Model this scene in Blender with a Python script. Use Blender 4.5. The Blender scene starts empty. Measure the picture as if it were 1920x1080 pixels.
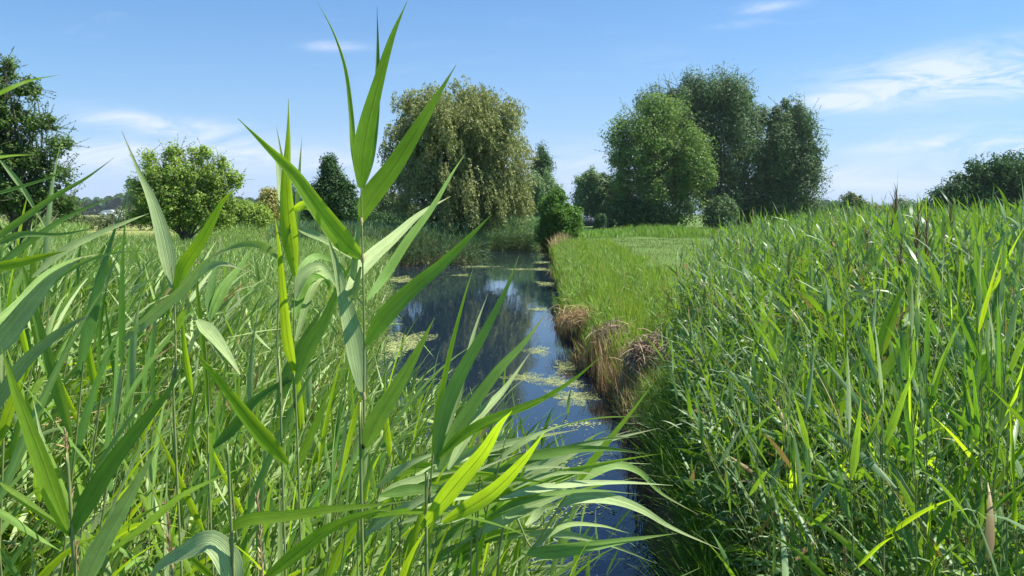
import bpy, math, random
import numpy as np
from mathutils import Vector
random.seed(7); RS = np.random.RandomState(11)
SC = bpy.context.scene; COL = SC.collection; D2R = math.radians
# ------------------------------------------------------------------ camera
F = 1423.0; CAMZ = 2.6; PITCH = math.atan(140/F)
cd = bpy.data.cameras.new('camera'); cam = bpy.data.objects.new('camera', cd); COL.objects.link(cam)
cam.location = (0, 0, CAMZ); cam.rotation_euler = (math.pi/2-PITCH, 0, 0)
cd.sensor_width = 36; cd.lens = 36*F/1920; cd.clip_start = 0.05; cd.clip_end = 12000
SC.camera = cam
# ------------------------------------------------------------------ light
SUN_AZ = D2R(84); SUN_EL = D2R(57)          # azimuth from +Y (view direction) towards +X
sd = bpy.data.lights.new('sun', 'SUN'); sd.energy = 5.0; sd.angle = D2R(0.53); sd.color = (1, .95, .86)
sun = bpy.data.objects.new('sun', sd); COL.objects.link(sun)
sdir = Vector((math.sin(SUN_AZ)*math.cos(SUN_EL), math.cos(SUN_AZ)*math.cos(SUN_EL), math.sin(SUN_EL)))
sun.rotation_euler = sdir.to_track_quat('Z', 'Y').to_euler(); sun.location = (0, 0, 60)
SC.view_settings.view_transform = 'Standard'; SC.view_settings.look = 'None'
SC.view_settings.exposure = 0.95; SC.view_settings.gamma = 1
try:
    SC.cycles.max_bounces = 7; SC.cycles.diffuse_bounces = 4; SC.cycles.glossy_bounces = 3
    SC.cycles.transmission_bounces = 4; SC.cycles.transparent_max_bounces = 4
    SC.cycles.caustics_reflective = False; SC.cycles.caustics_refractive = False
except Exception: pass

def ray(px, py):
    x = (px-960)/F; y = (540-py)/F; c, s = math.cos(PITCH), math.sin(PITCH)
    return np.array([x, c+y*s, -s+y*c])
def at(px, py, Y):
    r = ray(px, py); return np.array([0, 0, CAMZ]) + r*(Y/r[1])

class N:                                           # tiny node helper
    def __init__(s, tree): s.t = tree; s.n = tree.nodes; s.l = tree.links
    def __call__(s, kind, ins=None, **kw):
        n = s.n.new(kind)
        for k, v in kw.items(): setattr(n, k, v)
        for k, v in (ins or {}).items():
            if hasattr(v, 'is_output') or isinstance(v, bpy.types.NodeSocket): s.l.new(v, n.inputs[k])
            else: n.inputs[k].default_value = v
        return n
    def m(s, op, a, b=None, c=None, clamp=False):
        n = s.n.new('ShaderNodeMath'); n.operation = op; n.use_clamp = clamp
        for i, v in enumerate((a, b, c)):
            if v is None: continue
            if isinstance(v, bpy.types.NodeSocket): s.l.new(v, n.inputs[i])
            else: n.inputs[i].default_value = v
        return n.outputs[0]
    def mix(s, f, a, b):
        n = s.n.new('ShaderNodeMix'); n.data_type = 'RGBA'; n.clamp_factor = True
        for i, v in ((0, f), (6, a), (7, b)):
            if isinstance(v, bpy.types.NodeSocket): s.l.new(v, n.inputs[i])
            else: n.inputs[i].default_value = v if i == 0 else (*v[:3], 1)
        return n.outputs[2]

# ------------------------------------------------------------------ sky and clouds
w = bpy.data.worlds.new('World'); SC.world = w; w.use_nodes = True; w.node_tree.nodes.clear()
W_ = N(w.node_tree)
SKYK = 0.065
sky = W_('ShaderNodeTexSky', sky_type='NISHITA', sun_disc=False, sun_elevation=SUN_EL, sun_rotation=SUN_AZ,
         altitude=0, air_density=1.25, dust_density=0.4, ozone_density=2.2)
tc = W_('ShaderNodeTexCoord'); sep = W_('ShaderNodeSeparateXYZ', {0: tc.outputs['Generated']})
yy = W_.m('MAXIMUM', sep.outputs[1], 0.02)
U = W_.m('DIVIDE', sep.outputs[0], yy); V = W_.m('DIVIDE', sep.outputs[2], yy)
def cloud(px, py, a, b, rot, amp):
    r = ray(px, py); u0, v0 = r[0]/r[1], r[2]/r[1]; a /= F; b /= F
    du = W_.m('SUBTRACT', U, u0); dv = W_.m('SUBTRACT', V, v0); c, s = math.cos(rot), math.sin(rot)
    p = W_.m('ADD', W_.m('MULTIPLY', du, c/a), W_.m('MULTIPLY', dv, s/a))
    q = W_.m('ADD', W_.m('MULTIPLY', du, -s/b), W_.m('MULTIPLY', dv, c/b))
    rr = W_.m('ADD', W_.m('MULTIPLY', p, p), W_.m('MULTIPLY', q, q))
    return W_.m('MULTIPLY', W_.m('EXPONENT', W_.m('MULTIPLY', rr, -1.0)), amp)
comb = W_('ShaderNodeCombineXYZ', {0: W_.m('MULTIPLY', U, 4.2), 1: W_.m('ADD', W_.m('MULTIPLY', V, 19.0), W_.m('MULTIPLY', U, -1.6)), 2: 0.3})
nz = W_('ShaderNodeTexNoise', {'Vector': comb.outputs[0], 'Scale': 1.7, 'Detail': 10.0, 'Roughness': 0.66, 'Distortion': 0.9})
acc = None
for c in [(1790, 140, 210, 40, 0.13, 1.5), (1580, 193, 60, 14, 0, 1.1), (1900, 160, 130, 28, 0.1, .7), (630, 87, 50, 8, 0, .9),
          (290, 232, 150, 20, -.12, .95), (200, 300, 260, 26, 0, .6), (1700, 330, 300, 30, 0, .5), (1430, 14, 70, 9, .1, .55), (1380, 46, 40, 7, .1, .45), (1890, 262, 160, 24, .05, 1.5),
          (1620, 275, 220, 12, 0, .4), (380, 285, 300, 16, -.05, .45), (1230, 110, 60, 20, 0, .25), (600, 300, 240, 30, -.05, .5), (1080, 300, 160, 30, 0, .5)]:
    v = cloud(*c); acc = v if acc is None else W_.m('ADD', acc, v)
bg = W_.m('MULTIPLY', W_.m('SUBTRACT', nz.outputs[0], .56, clamp=True), 0.5)
ns = W_.m('MULTIPLY', W_.m('SUBTRACT', nz.outputs[0], .36, clamp=True), 4.4)
cm = W_.m('ADD', W_.m('MULTIPLY', acc, ns), bg)
low = W_.m('EXPONENT', W_.m('MULTIPLY', W_.m('ABSOLUTE', W_.m('SUBTRACT', V, 0.03)), -14.0))   # thin pale veil low over the horizon
low = W_.m('MULTIPLY', low, 0.30)
cm = W_.m('MULTIPLY', W_.m('ADD', cm, low), 0.80, clamp=True)
cm = W_.m('MINIMUM', cm, 0.80)
front = W_.m('GREATER_THAN', sep.outputs[1], 0.03)
cm = W_.m('MULTIPLY', cm, front)
tint = W_('ShaderNodeMix', data_type='RGBA', blend_type='MULTIPLY'); tint.inputs[0].default_value = 1; tint.inputs[7].default_value = (.52, .88, 1.22, 1)
W_.l.new(sky.outputs[0], tint.inputs[6])
veil = W_.m('MULTIPLY', W_.m('EXPONENT', W_.m('MULTIPLY', W_.m('MAXIMUM', V, 0.0), -7.0)), .86)
base_sky = W_.mix(veil, tint.outputs[2], (.265/SKYK, .36/SKYK, .56/SKYK))
skc = W_.mix(cm, base_sky, (.47/SKYK, .51/SKYK, .62/SKYK))
bgn = W_('ShaderNodeBackground', {'Color': skc, 'Strength': SKYK})
W_.l.new(bgn.outputs[0], W_('ShaderNodeOutputWorld').inputs[0])

# ------------------------------------------------------------------ materials
def newmat(name):
    m = bpy.data.materials.new(name); m.use_nodes = True; m.node_tree.nodes.clear()
    return m, N(m.node_tree)
def leafmat(name, a, b, tr, fac=.45, rough=.45, spec=.35, veins=0, tip=None, dead=0, vary=.35, under=None):
    """leaf: two base colours mixed per leaf, light shining through in the colour tr"""
    m, n = newmat(name)
    geo = n('ShaderNodeNewGeometry'); oi = n('ShaderNodeObjectInfo')
    r = n.m('FRACT', n.m('ADD', n.m('MULTIPLY', geo.outputs['Random Per Island'], 7.31), n.m('MULTIPLY', oi.outputs['Random'], 3.7)))
    r2 = n.m('FRACT', n.m('MULTIPLY', r, 13.7))
    col = n.mix(r, a, b); tcol = n.mix(r2, tr, tuple(c*.62 for c in tr))
    if veins or tip:
        uv = n('ShaderNodeUVMap'); sp = n('ShaderNodeSeparateXYZ', {0: uv.outputs[0]})
    if veins:
        cx = n('ShaderNodeCombineXYZ', {0: n.m('MULTIPLY', sp.outputs[0], 24.0), 1: n.m('MULTIPLY', sp.outputs[1], .8), 2: n.m('MULTIPLY', r, 30.0)})
        nv = n('ShaderNodeTexNoise', {'Vector': cx.outputs[0], 'Scale': 1.0, 'Detail': 3.0})
        k = n.m('MULTIPLY', n.m('SUBTRACT', nv.outputs[0], .5), veins*2.9)
        mid = n.m('ABSOLUTE', n.m('SUBTRACT', sp.outputs[0], .5))
        rib = n.m('LESS_THAN', mid, .035)
        wx = n('ShaderNodeCombineXYZ', {0: n.m('MULTIPLY', sp.outputs[0], 2.0), 1: n.m('MULTIPLY', sp.outputs[1], 9.0), 2: n.m('MULTIPLY', r, 50.0)})
        blot = n('ShaderNodeTexNoise', {'Vector': wx.outputs[0], 'Scale': 1.0, 'Detail': 5.0, 'Roughness': .65})
        k = n.m('ADD', k, n.m('MULTIPLY', n.m('SUBTRACT', blot.outputs[0], .5), .8))
        val = n.m('ADD', 1.0, n.m('ADD', k, n.m('MULTIPLY', rib, .25)))
        sc = n('ShaderNodeVectorMath', {0: col, 3: val}, operation='SCALE'); col = sc.outputs[0]
        sx = n('ShaderNodeCombineXYZ', {0: n.m('MULTIPLY', sp.outputs[0], 5.0), 1: n.m('MULTIPLY', sp.outputs[1], 46.0), 2: n.m('MULTIPLY', r, 90.0)})
        spot = n('ShaderNodeTexNoise', {'Vector': sx.outputs[0], 'Scale': 1.0, 'Detail': 2.0})
        sm = n.m('MULTIPLY', n.m('GREATER_THAN', spot.outputs[0], .73), n.m('GREATER_THAN', r2, .35))
        col = n.mix(n.m('MULTIPLY', sm, .75), col, (.34, .27, .12))
        v2 = n.m('SUBTRACT', n.m('ADD', 1.0, n.m('MULTIPLY', k, .7)), n.m('MULTIPLY', rib, .45))
        sc = n('ShaderNodeVectorMath', {0: tcol, 3: v2}, operation='SCALE'); tcol = sc.outputs[0]
    else:
        v = n.m('ADD', 1-vary, n.m('MULTIPLY', r2, 2*vary))
        sc = n('ShaderNodeVectorMath', {0: col, 3: v}, operation='SCALE'); col = sc.outputs[0]
    if tip:
        tf = n.m('MULTIPLY', n.m('SUBTRACT', sp.outputs[1], .76, clamp=True), 4.2)
        tf = n.m('MULTIPLY', tf, r2)
        col = n.mix(tf, col, tip)
    if dead:
        df = n.m('LESS_THAN', n.m('FRACT', n.m('MULTIPLY', r, 5.3)), dead)
        col = n.mix(df, col, (.42, .31, .14)); tcol = n.mix(df, tcol, (.35, .22, .06))
    if under:
        col = n.mix(geo.outputs['Backfacing'], col, under)
    pr = n('ShaderNodeBsdfPrincipled', {'Base Color': col, 'Roughness': rough, 'Specular IOR Level': spec})
    tl = n('ShaderNodeBsdfTranslucent', {'Color': tcol})
    if veins:
        bmp = n('ShaderNodeBump', {'Height': nv.outputs[0], 'Strength': .55, 'Distance': .0016}); n.l.new(bmp.outputs[0], pr.inputs['Normal'])
    mx = n('ShaderNodeMixShader', {0: fac, 1: pr.outputs[0], 2: tl.outputs[0]})
    n.l.new(mx.outputs[0], n('ShaderNodeOutputMaterial').inputs[0])
    return m
def noisemat(name, cols, scale=3, rough=.9, bump=0, detail=8, obj=True, stretch=(1, 1, 1), spec=.3):
    m, n = newmat(name)
    tcn = n('ShaderNodeTexCoord'); mp = n('ShaderNodeMapping', {0: tcn.outputs['Object'], 3: stretch})
    nn = n('ShaderNodeTexNoise', {'Vector': mp.outputs[0], 'Scale': scale, 'Detail': detail, 'Roughness': .65})
    cr = n('ShaderNodeValToRGB', {0: nn.outputs[0]})
    e = cr.color_ramp.elements
    for i, c in enumerate(cols):
        p = .3+.4*i/(len(cols)-1)
        if i < 2: e[i].position = p; e[i].color = (*c, 1)
        else:
            q = e.new(p); q.color = (*c, 1)
    pr = n('ShaderNodeBsdfPrincipled', {'Base Color': cr.outputs[0], 'Roughness': rough, 'Specular IOR Level': spec})
    if bump:
        b = n('ShaderNodeBump', {'Height': nn.outputs[0], 'Strength': bump, 'Distance': .05}); n.l.new(b.outputs[0], pr.inputs['Normal'])
    n.l.new(pr.outputs[0], n('ShaderNodeOutputMaterial').inputs[0])
    return m
M = {}
M['reed'] = leafmat('reed_leaf', (.15, .29, .05), (.24, .38, .10), (.36, .62, .03), .38, .52, .32, veins=.5, tip=(.45, .38, .18))
M['reed_bright'] = leafmat('reed_leaf_bright', (.19, .35, .03), (.25, .41, .04), (.56, .80, .02), .64, .42, .35, veins=.42, tip=(.30, .34, .12))
M['reed_pale'] = leafmat('reed_leaf_pale', (.33, .45, .16), (.42, .53, .24), (.28, .46, .06), .30, .58, .28, veins=.42, tip=(.45, .38, .22))
M['reed_dark'] = leafmat('reed_leaf_dark', (.085, .20, .03), (.12, .25, .05), (.20, .44, .02), .40, .40, .45, veins=.35, tip=(.4, .34, .16))
M['bed_left'] = leafmat('bed_left', (.15, .29, .045), (.35, .47, .17), (.32, .54, .04), .28, .5, .4, dead=.03)
M['bed_right'] = leafmat('bed_right', (.045, .12, .028), (.23, .35, .16), (.34, .62, .02), .31, .46, .45, dead=.03, vary=.45)
M['bed_shade'] = leafmat('bed_shade', (.08, .17, .07), (.14, .24, .13), (.14, .26, .04), .3, .5, .3)  # darker reed leaf: the willow's shade is put into its colours
M['bed_far'] = leafmat('bed_far', (.15, .28, .12), (.22, .36, .17), (.20, .38, .06), .35, .5, .3)
M['grass'] = leafmat('bank_grass', (.14, .28, .035), (.30, .43, .09), (.38, .58, .04), .40, .5, .3, dead=.06, vary=.45)
M['weeds'] = leafmat('weeds', (.16, .30, .05), (.24, .40, .08), (.26, .45, .04), .36, .55, .3, dead=.05)
M['straw'] = leafmat('straw', (.40, .28, .13), (.62, .47, .27), (.40, .26, .08), .2, .7, .2)
M['straw_dark'] = leafmat('straw_dark', (.16, .10, .05), (.34, .23, .11), (.2, .12, .04), .2, .7, .2)
M['plume'] = leafmat('plume', (.17, .11, .075), (.28, .19, .13), (.2, .12, .06), .25, .8, .1)
M['stem'] = noisemat('reed_stem', [(.13, .19, .05), (.22, .27, .09), (.30, .28, .12)], 14, .55, stretch=(6, 6, .8), spec=.4)
M['node'] = noisemat('reed_joint', [(.38, .32, .12), (.5, .42, .2)], 30, .6)
M['bark'] = noisemat('bark', [(.05, .04, .03), (.10, .085, .065), (.17, .15, .12)], 4, .95, .6, stretch=(3, 3, .5))
M['duckweed'] = leafmat('duckweed', (.28, .34, .11), (.42, .45, .19), (.3, .4, .1), .1, .7, .2)
M['speck'] = leafmat('speck', (.30, .31, .24), (.50, .50, .42), (.4, .4, .3), .1, .8, .2)

def tag(o, label=None, cat=None, group=None, kind=None):
    for k, v in (('label', label), ('category', cat), ('group', group), ('kind', kind)):
        if v: o[k] = v
    return o
def empty(name, loc, label, cat, group=None):
    o = bpy.data.objects.new(name, None); COL.objects.link(o); o.location = Vector([float(c) for c in loc]); o.empty_display_size = .1
    return tag(o, label, cat, group)
def build(name, verts, faces, mats, parent=None, uvs=None, midx=None, smooth=False, loc=None):
    """verts (n,3), faces = list of int arrays (k,4) or (k,3)"""
    me = bpy.data.meshes.new(name); V_ = np.asarray(verts, np.float32)
    fl = [np.asarray(f, np.int32) for f in (faces if isinstance(faces, list) else [faces]) if len(f)]
    tot = np.concatenate([np.full(len(f), f.shape[1], np.int32) for f in fl]); lv = np.concatenate([f.ravel() for f in fl])
    me.vertices.add(len(V_)); me.vertices.foreach_set('co', V_.ravel())
    me.loops.add(len(lv)); me.loops.foreach_set('vertex_index', lv)
    me.polygons.add(len(tot)); st = np.concatenate([[0], np.cumsum(tot)[:-1]]).astype(np.int32)
    me.polygons.foreach_set('loop_start', st); me.polygons.foreach_set('loop_total', tot)
    if midx is not None: me.polygons.foreach_set('material_index', np.asarray(midx, np.int32))
    if smooth: me.polygons.foreach_set('use_smooth', np.ones(len(tot), bool))
    if uvs is not None:
        ul = me.uv_layers.new(name='UVMap'); ul.data.foreach_set('uv', np.asarray(uvs, np.float32)[lv].ravel())
    for m in (mats if isinstance(mats, (list, tuple)) else [mats]): me.materials.append(m)
    me.update(calc_edges=True)
    o = bpy.data.objects.new(name, me); COL.objects.link(o)
    if parent is not None: o.parent = parent
    if loc is not None: o.location = loc
    return o
nrm = lambda a: a/np.maximum(np.linalg.norm(a, axis=-1, keepdims=True), 1e-9)
UP = np.array([0, 0, 1.])
def prof(t): return np.where(t < .25, .25+.75*np.sin(np.minimum(t/.25, 1)*math.pi/2), np.clip((1-t)/.75, 0, 1)**1.0*(1+.35*(t-.25)*(1-t)*2))

def ribbon(P, S, Wd, cross=2, fold=.25, wp=None):
    """P (K,n,3) centre lines, S (K,n,3) side vectors, Wd (K,) widths -> verts, quads, uv"""
    K, n, _ = P.shape; t = np.linspace(0, 1, n); pr = (prof(t) if wp is None else wp)
    hw = (np.asarray(Wd)[:, None]*np.maximum(pr, .03)[None])[..., None]*.5
    if cross == 2: V_ = np.stack([P-S*hw, P+S*hw], 2); us = [0, 1]
    else:
        T = nrm(np.gradient(P, axis=1)); Nn = nrm(np.cross(T, S))
        V_ = np.stack([P-S*hw+Nn*hw*fold, P, P+S*hw+Nn*hw*fold], 2); us = [0, .5, 1]
    c = cross; V_ = V_.reshape(-1, 3)
    i = np.arange(K)[:, None, None]*n*c + np.arange(n-1)[None, :, None]*c + np.arange(c-1)[None, None]
    i = i.ravel(); q = np.stack([i, i+1, i+1+c, i+c], 1)
    uv = np.stack([np.tile(us, K*n), np.repeat(np.tile(t, K), c)], 1)
    return V_, q, uv
def leaf_lines(base, d0, L, droop, n, wind=None, start=0.0):
    base = np.asarray(base, float); d = nrm(np.asarray(d0, float)); K = len(base); p = base.copy(); P = [p]; T = [d]
    step = (np.asarray(L)/(n-1))[:, None]; dr = np.asarray(droop)[:, None]; wv = np.zeros(3) if wind is None else wind
    for i in range(n-1):
        p = p+d*step; P.append(p)
        k = (i+1)/(n-1)
        d = nrm(d + (dr*(-UP)*k*2 + wv*k*2)/(n-1)); T.append(d)
    return np.stack(P, 1), np.stack(T, 1)
def sides(T, roll, twist):
    K, n, _ = T.shape; s = np.cross(T, UP); s = nrm(s + 1e-4*RS.randn(K, 1, 3)); b = nrm(np.cross(s, T))
    a = np.asarray(roll)[:, None]+np.asarray(twist)[:, None]*np.linspace(0, 1, n)[None]
    a = a[..., None]; return s*np.cos(a)+b*np.sin(a)
def tubes(P, R, k=5):
    """P (K,n,3), R (K,n)"""
    K, n, _ = P.shape; T = nrm(np.gradient(P, axis=1)); ref = np.where(np.abs(T[..., 2:3]) > .9, np.array([1., 0, 0]), UP)
    a = nrm(np.cross(T, ref)); b = np.cross(T, a); th = np.arange(k)*2*math.pi/k
    V_ = P[:, :, None]+R[:, :, None, None]*(a[:, :, None]*np.cos(th)[None, None, :, None]+b[:, :, None]*np.sin(th)[None, None, :, None])
    i = np.arange(K)[:, None, None]*n*k+np.arange(n-1)[None, :, None]*k; j = np.arange(k)[None, None]; j2 = (j+1) % k
    A = (i+j).ravel(); B = (i+j2).ravel(); return V_.reshape(-1, 3), np.stack([A, B, B+k, A+k], 1)
class Acc:                                        # gathers quads for one object
    def __init__(s): s.v = []; s.q = []; s.m = []; s.n = 0; s.uv = []
    def add(s, v, q, mi=0, uv=None):
        s.v.append(v); s.q.append(q+s.n); s.m.append(np.full(len(q), mi)); s.n += len(v); s.uv.append(uv if uv is not None else np.zeros((len(v), 2)))
    def out(s, name, mats, parent=None, smooth=False):
        return build(name, np.concatenate(s.v), [np.concatenate(s.q)], mats, parent, np.concatenate(s.uv), np.concatenate(s.m), smooth)
def smooth_path(pts, n):
    p = np.asarray(pts, float); p = np.vstack([2*p[0]-p[1], p, 2*p[-1]-p[-2]]); k = len(p)-3; o = []
    for t in np.linspace(0, k-1e-6, n):
        i = int(t); f = t-i; a, b, c, d = p[i:i+4]
        o.append(.5*((2*b)+(-a+c)*f+(2*a-5*b+4*c-d)*f*f+(-a+3*b-3*c+d)*f**3))
    return np.array(o)

# ------------------------------------------------------------------ terrain and water
POLY = np.array([(-2.6, -8), (-1.7, 3), (-1.9, 6), (-2.0, 9), (-2.7, 15), (-4.4, 25), (-5.6, 33), (-6.6, 37.5), (-4.5, 38.0), (-2.2, 39), (-1.9, 43), (-2.9, 52),
                 (-1.5, 53.5), (1.6, 53.8), (2.7, 50.5), (2.15, 44), (2.1, 37), (1.62, 28), (1.5, 22), (1.12, 18.5), (1.15, 15.5), (1.42, 14), (1.2, 12.6), (1.35, 11), (1.62, 9.6), (1.42, 8.4), (1.38, 7.2),
                 (1.22, 6), (.92, 4), (.7, 2), (.8, -8)], float)
def sdist(x, y):
    """signed distance to the edge of the water: positive on land"""
    x = np.asarray(x, float); y = np.asarray(y, float); best = np.full(x.shape, 1e9); ins = np.zeros(x.shape, bool); n = len(POLY)
    for i in range(n):
        ax, ay = POLY[i]; bx, by = POLY[(i+1) % n]; ex, ey = bx-ax, by-ay
        t = np.clip(((x-ax)*ex+(y-ay)*ey)/(ex*ex+ey*ey), 0, 1); best = np.minimum(best, np.hypot(x-ax-t*ex, y-ay-t*ey))
        c = (ay > y) != (by > y); ins ^= c & (x < (bx-ax)*(y-ay)/((by-ay) if by != ay else 1e-9)+ax)
    d = np.where(ins, -best, best); return d+.09*np.sin(1.9*y+.7*x+1)+.05*np.sin(4.9*y-x)+.03*np.sin(9.1*y+3*x)
def hgt(x, y):
    x = np.asarray(x, float); y = np.asarray(y, float)
    d = sdist(x, y)+.10*np.sin(x*3.1+y*2.3)*np.cos(y*1.7)
    z = np.where(d > 0, .5*(1-np.exp(-np.maximum(d, 0)/.22)), np.maximum(d*.9, -.7))
    z = z+np.where(d > .3, .05*np.sin(x*.9+1)*np.cos(y*.7), 0)
    return z
def spread(lo, hi, n, fine): 
    t = np.linspace(-1, 1, n); return t
xs = np.concatenate([-np.geomspace(1500, 14, 26), np.linspace(-13.5, 13.5, 190), np.geomspace(14, 1500, 26)])
ys = np.concatenate([-np.geomspace(60, 4, 10), np.linspace(-3.5, 60, 330), np.geomspace(61, 1500, 32)])
X, Y = np.meshgrid(xs, ys); Z = hgt(X, Y); nx, ny = len(xs), len(ys)
gi = (np.arange(ny-1)[:, None]*nx+np.arange(nx-1)[None]).ravel()
mg, n = newmat('ground')
tcn = n('ShaderNodeTexCoord'); pos = n('ShaderNodeSeparateXYZ', {0: tcn.outputs['Object']})
n1 = n('ShaderNodeTexNoise', {'Vector': tcn.outputs['Object'], 'Scale': .22, 'Detail': 6.0, 'Roughness': .7})
n2 = n('ShaderNodeTexNoise', {'Vector': tcn.outputs['Object'], 'Scale': 14.0, 'Detail': 5.0, 'Roughness': .7})
fld = n.mix(n1.outputs[0], (.085, .15, .035), (.13, .21, .05)); fld = n.mix(n.m('MULTIPLY', n2.outputs[0], .6), fld, (.09, .13, .035))
dry = n.mix(n1.outputs[0], (.30, .29, .10), (.22, .27, .08))
lf = n.m('MULTIPLY', n.m('LESS_THAN', n.m('ADD', pos.outputs[0], n.m('MULTIPLY', n1.outputs[0], 6.0)), -8.0), n.m('GREATER_THAN', pos.outputs[1], 38.0))
fld = n.mix(n.m('MULTIPLY', lf, .85), fld, dry)
soil = n.mix(n2.outputs[0], (.05, .04, .02), (.16, .12, .06))
zz = n.m('MULTIPLY', n.m('SUBTRACT', n.m('ADD', pos.outputs[2], n.m('MULTIPLY', n2.outputs[0], .12)), .42), 9.0, clamp=True)
cg = n.mix(zz, soil, fld)
bp = n('ShaderNodeBump', {'Height': n2.outputs[0], 'Strength': .6, 'Distance': .04})
pr = n('ShaderNodeBsdfPrincipled', {'Base Color': cg, 'Roughness': .95, 'Specular IOR Level': .1, 'Normal': bp.outputs[0]})
n.l.new(pr.outputs[0], n('ShaderNodeOutputMaterial').inputs[0])
g = build('ground', np.stack([X.ravel(), Y.ravel(), Z.ravel()], 1), [np.stack([gi, gi+1, gi+1+nx, gi+nx], 1)], mg, smooth=True)
tag(g, 'flat grassy meadow and pond banks', kind='structure')

mw, n = newmat('water')
tcn = n('ShaderNodeTexCoord'); mp = n('ShaderNodeMapping', {0: tcn.outputs['Object'], 3: (1, .35, 1)})
na = n('ShaderNodeTexNoise', {'Vector': mp.outputs[0], 'Scale': 2.2, 'Detail': 3.0}); nb = n('ShaderNodeTexNoise', {'Vector': tcn.outputs['Object'], 'Scale': 11.0, 'Detail': 2.0})
hb = n.m('ADD', n.m('MULTIPLY', na.outputs[0], .03), n.m('MULTIPLY', nb.outputs[0], .0035))
bp = n('ShaderNodeBump', {'Height': hb, 'Strength': .13, 'Distance': 1.0})
pr = n('ShaderNodeBsdfPrincipled', {'Base Color': (.010, .020, .034, 1), 'Roughness': .012, 'IOR': 1.52, 'Specular IOR Level': .5, 'Normal': bp.outputs[0]})
n.l.new(pr.outputs[0], n('ShaderNodeOutputMaterial').inputs[0])
wt = build('water', [(-12, -9, 0), (8, -9, 0), (8, 57, 0), (-12, 57, 0)], [np.array([[0, 1, 2, 3]])], mw)
tag(wt, 'dark still pond water reflecting sky and trees', kind='structure')

# ------------------------------------------------------------------ trees
def leaf_cards(c, nv, s, asp, yaw=None):
    """rhombic leaf faces at centres c, normals nv, long size s"""
    K = len(c); r = nrm(RS.randn(K, 3)) if yaw is None else nrm(yaw+.35*RS.randn(K, 3))
    a = nrm(r-nv*np.sum(r*nv, 1, keepdims=True)); b = np.cross(nv, a); s = np.asarray(s)[:, None]
    V_ = np.stack([c-a*s*.5, c+b*s*asp*.5-a*s*.08, c+a*s*.5, c-b*s*asp*.5-a*s*.08], 1).reshape(-1, 3)
    i = np.arange(K)*4; return V_, np.stack([i, i+1, i+2, i+3], 1)
def lobes_px(lb, Yd, zscale=1.0):
    o = []
    for l in lb:
        px, py, rx, ry = l[:4]; dy = l[4] if len(l) > 4 else 0
        c = at(px, py, Yd+dy); s = Yd/F; o.append((c, np.array([rx*s, (rx+ry)*.5*s*.9, ry*s])))
    return o
def limb_tubes(base, lobes, r0, nlimb, acc, trunk_h=None, tips=None):
    top = np.mean([c for c, r in lobes], 0); 
    th = trunk_h if trunk_h else (min(c[2]-r[2]*.3 for c, r in lobes)-base[2])*.6
    th = max(th, .4); fork = base+np.array([(top[0]-base[0])*.25, (top[1]-base[1])*.25, th])
    P = smooth_path([base-np.array([0, 0, .3]), base+(fork-base)*.5+RS.randn(3)*.04*th*np.array([1, 1, 0]), fork, fork+(top-fork)*.5, top], 12)
    R = np.linspace(1, .25, 12)*r0; R[0] *= 1.5; R[1] *= 1.1
    acc.add(*tubes(P[None], R[None], 8))
    for i in range(nlimb):
        c, r = lobes[i % len(lobes)]; e = c+RS.uniform(-.6, .6, 3)*r
        k = RS.uniform(.12, .7); s0 = P[int(2+k*7)]; mid = s0+(e-s0)*.5+np.array([0, 0, np.linalg.norm(e-s0)*.12])+RS.randn(3)*.05*np.linalg.norm(e-s0)
        q = smooth_path([s0, mid, e], 8); acc.add(*tubes(q[None], (np.linspace(.42, .06, 8)*r0)[None], 5))
def crown_points(lobes, nclump, shell=.5, flat=0.0):
    vol = np.array([np.prod(r)**.67 for c, r in lobes]); idx = RS.choice(len(lobes), nclump, p=vol/vol.sum())
    C_ = np.array([c for c, r in lobes])[idx]; R_ = np.array([r for c, r in lobes])[idx]
    d = nrm(RS.randn(nclump, 3)); rad = shell+(1-shell)*RS.rand(nclump)**.6
    return C_+d*R_*rad[:, None], d, R_
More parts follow.
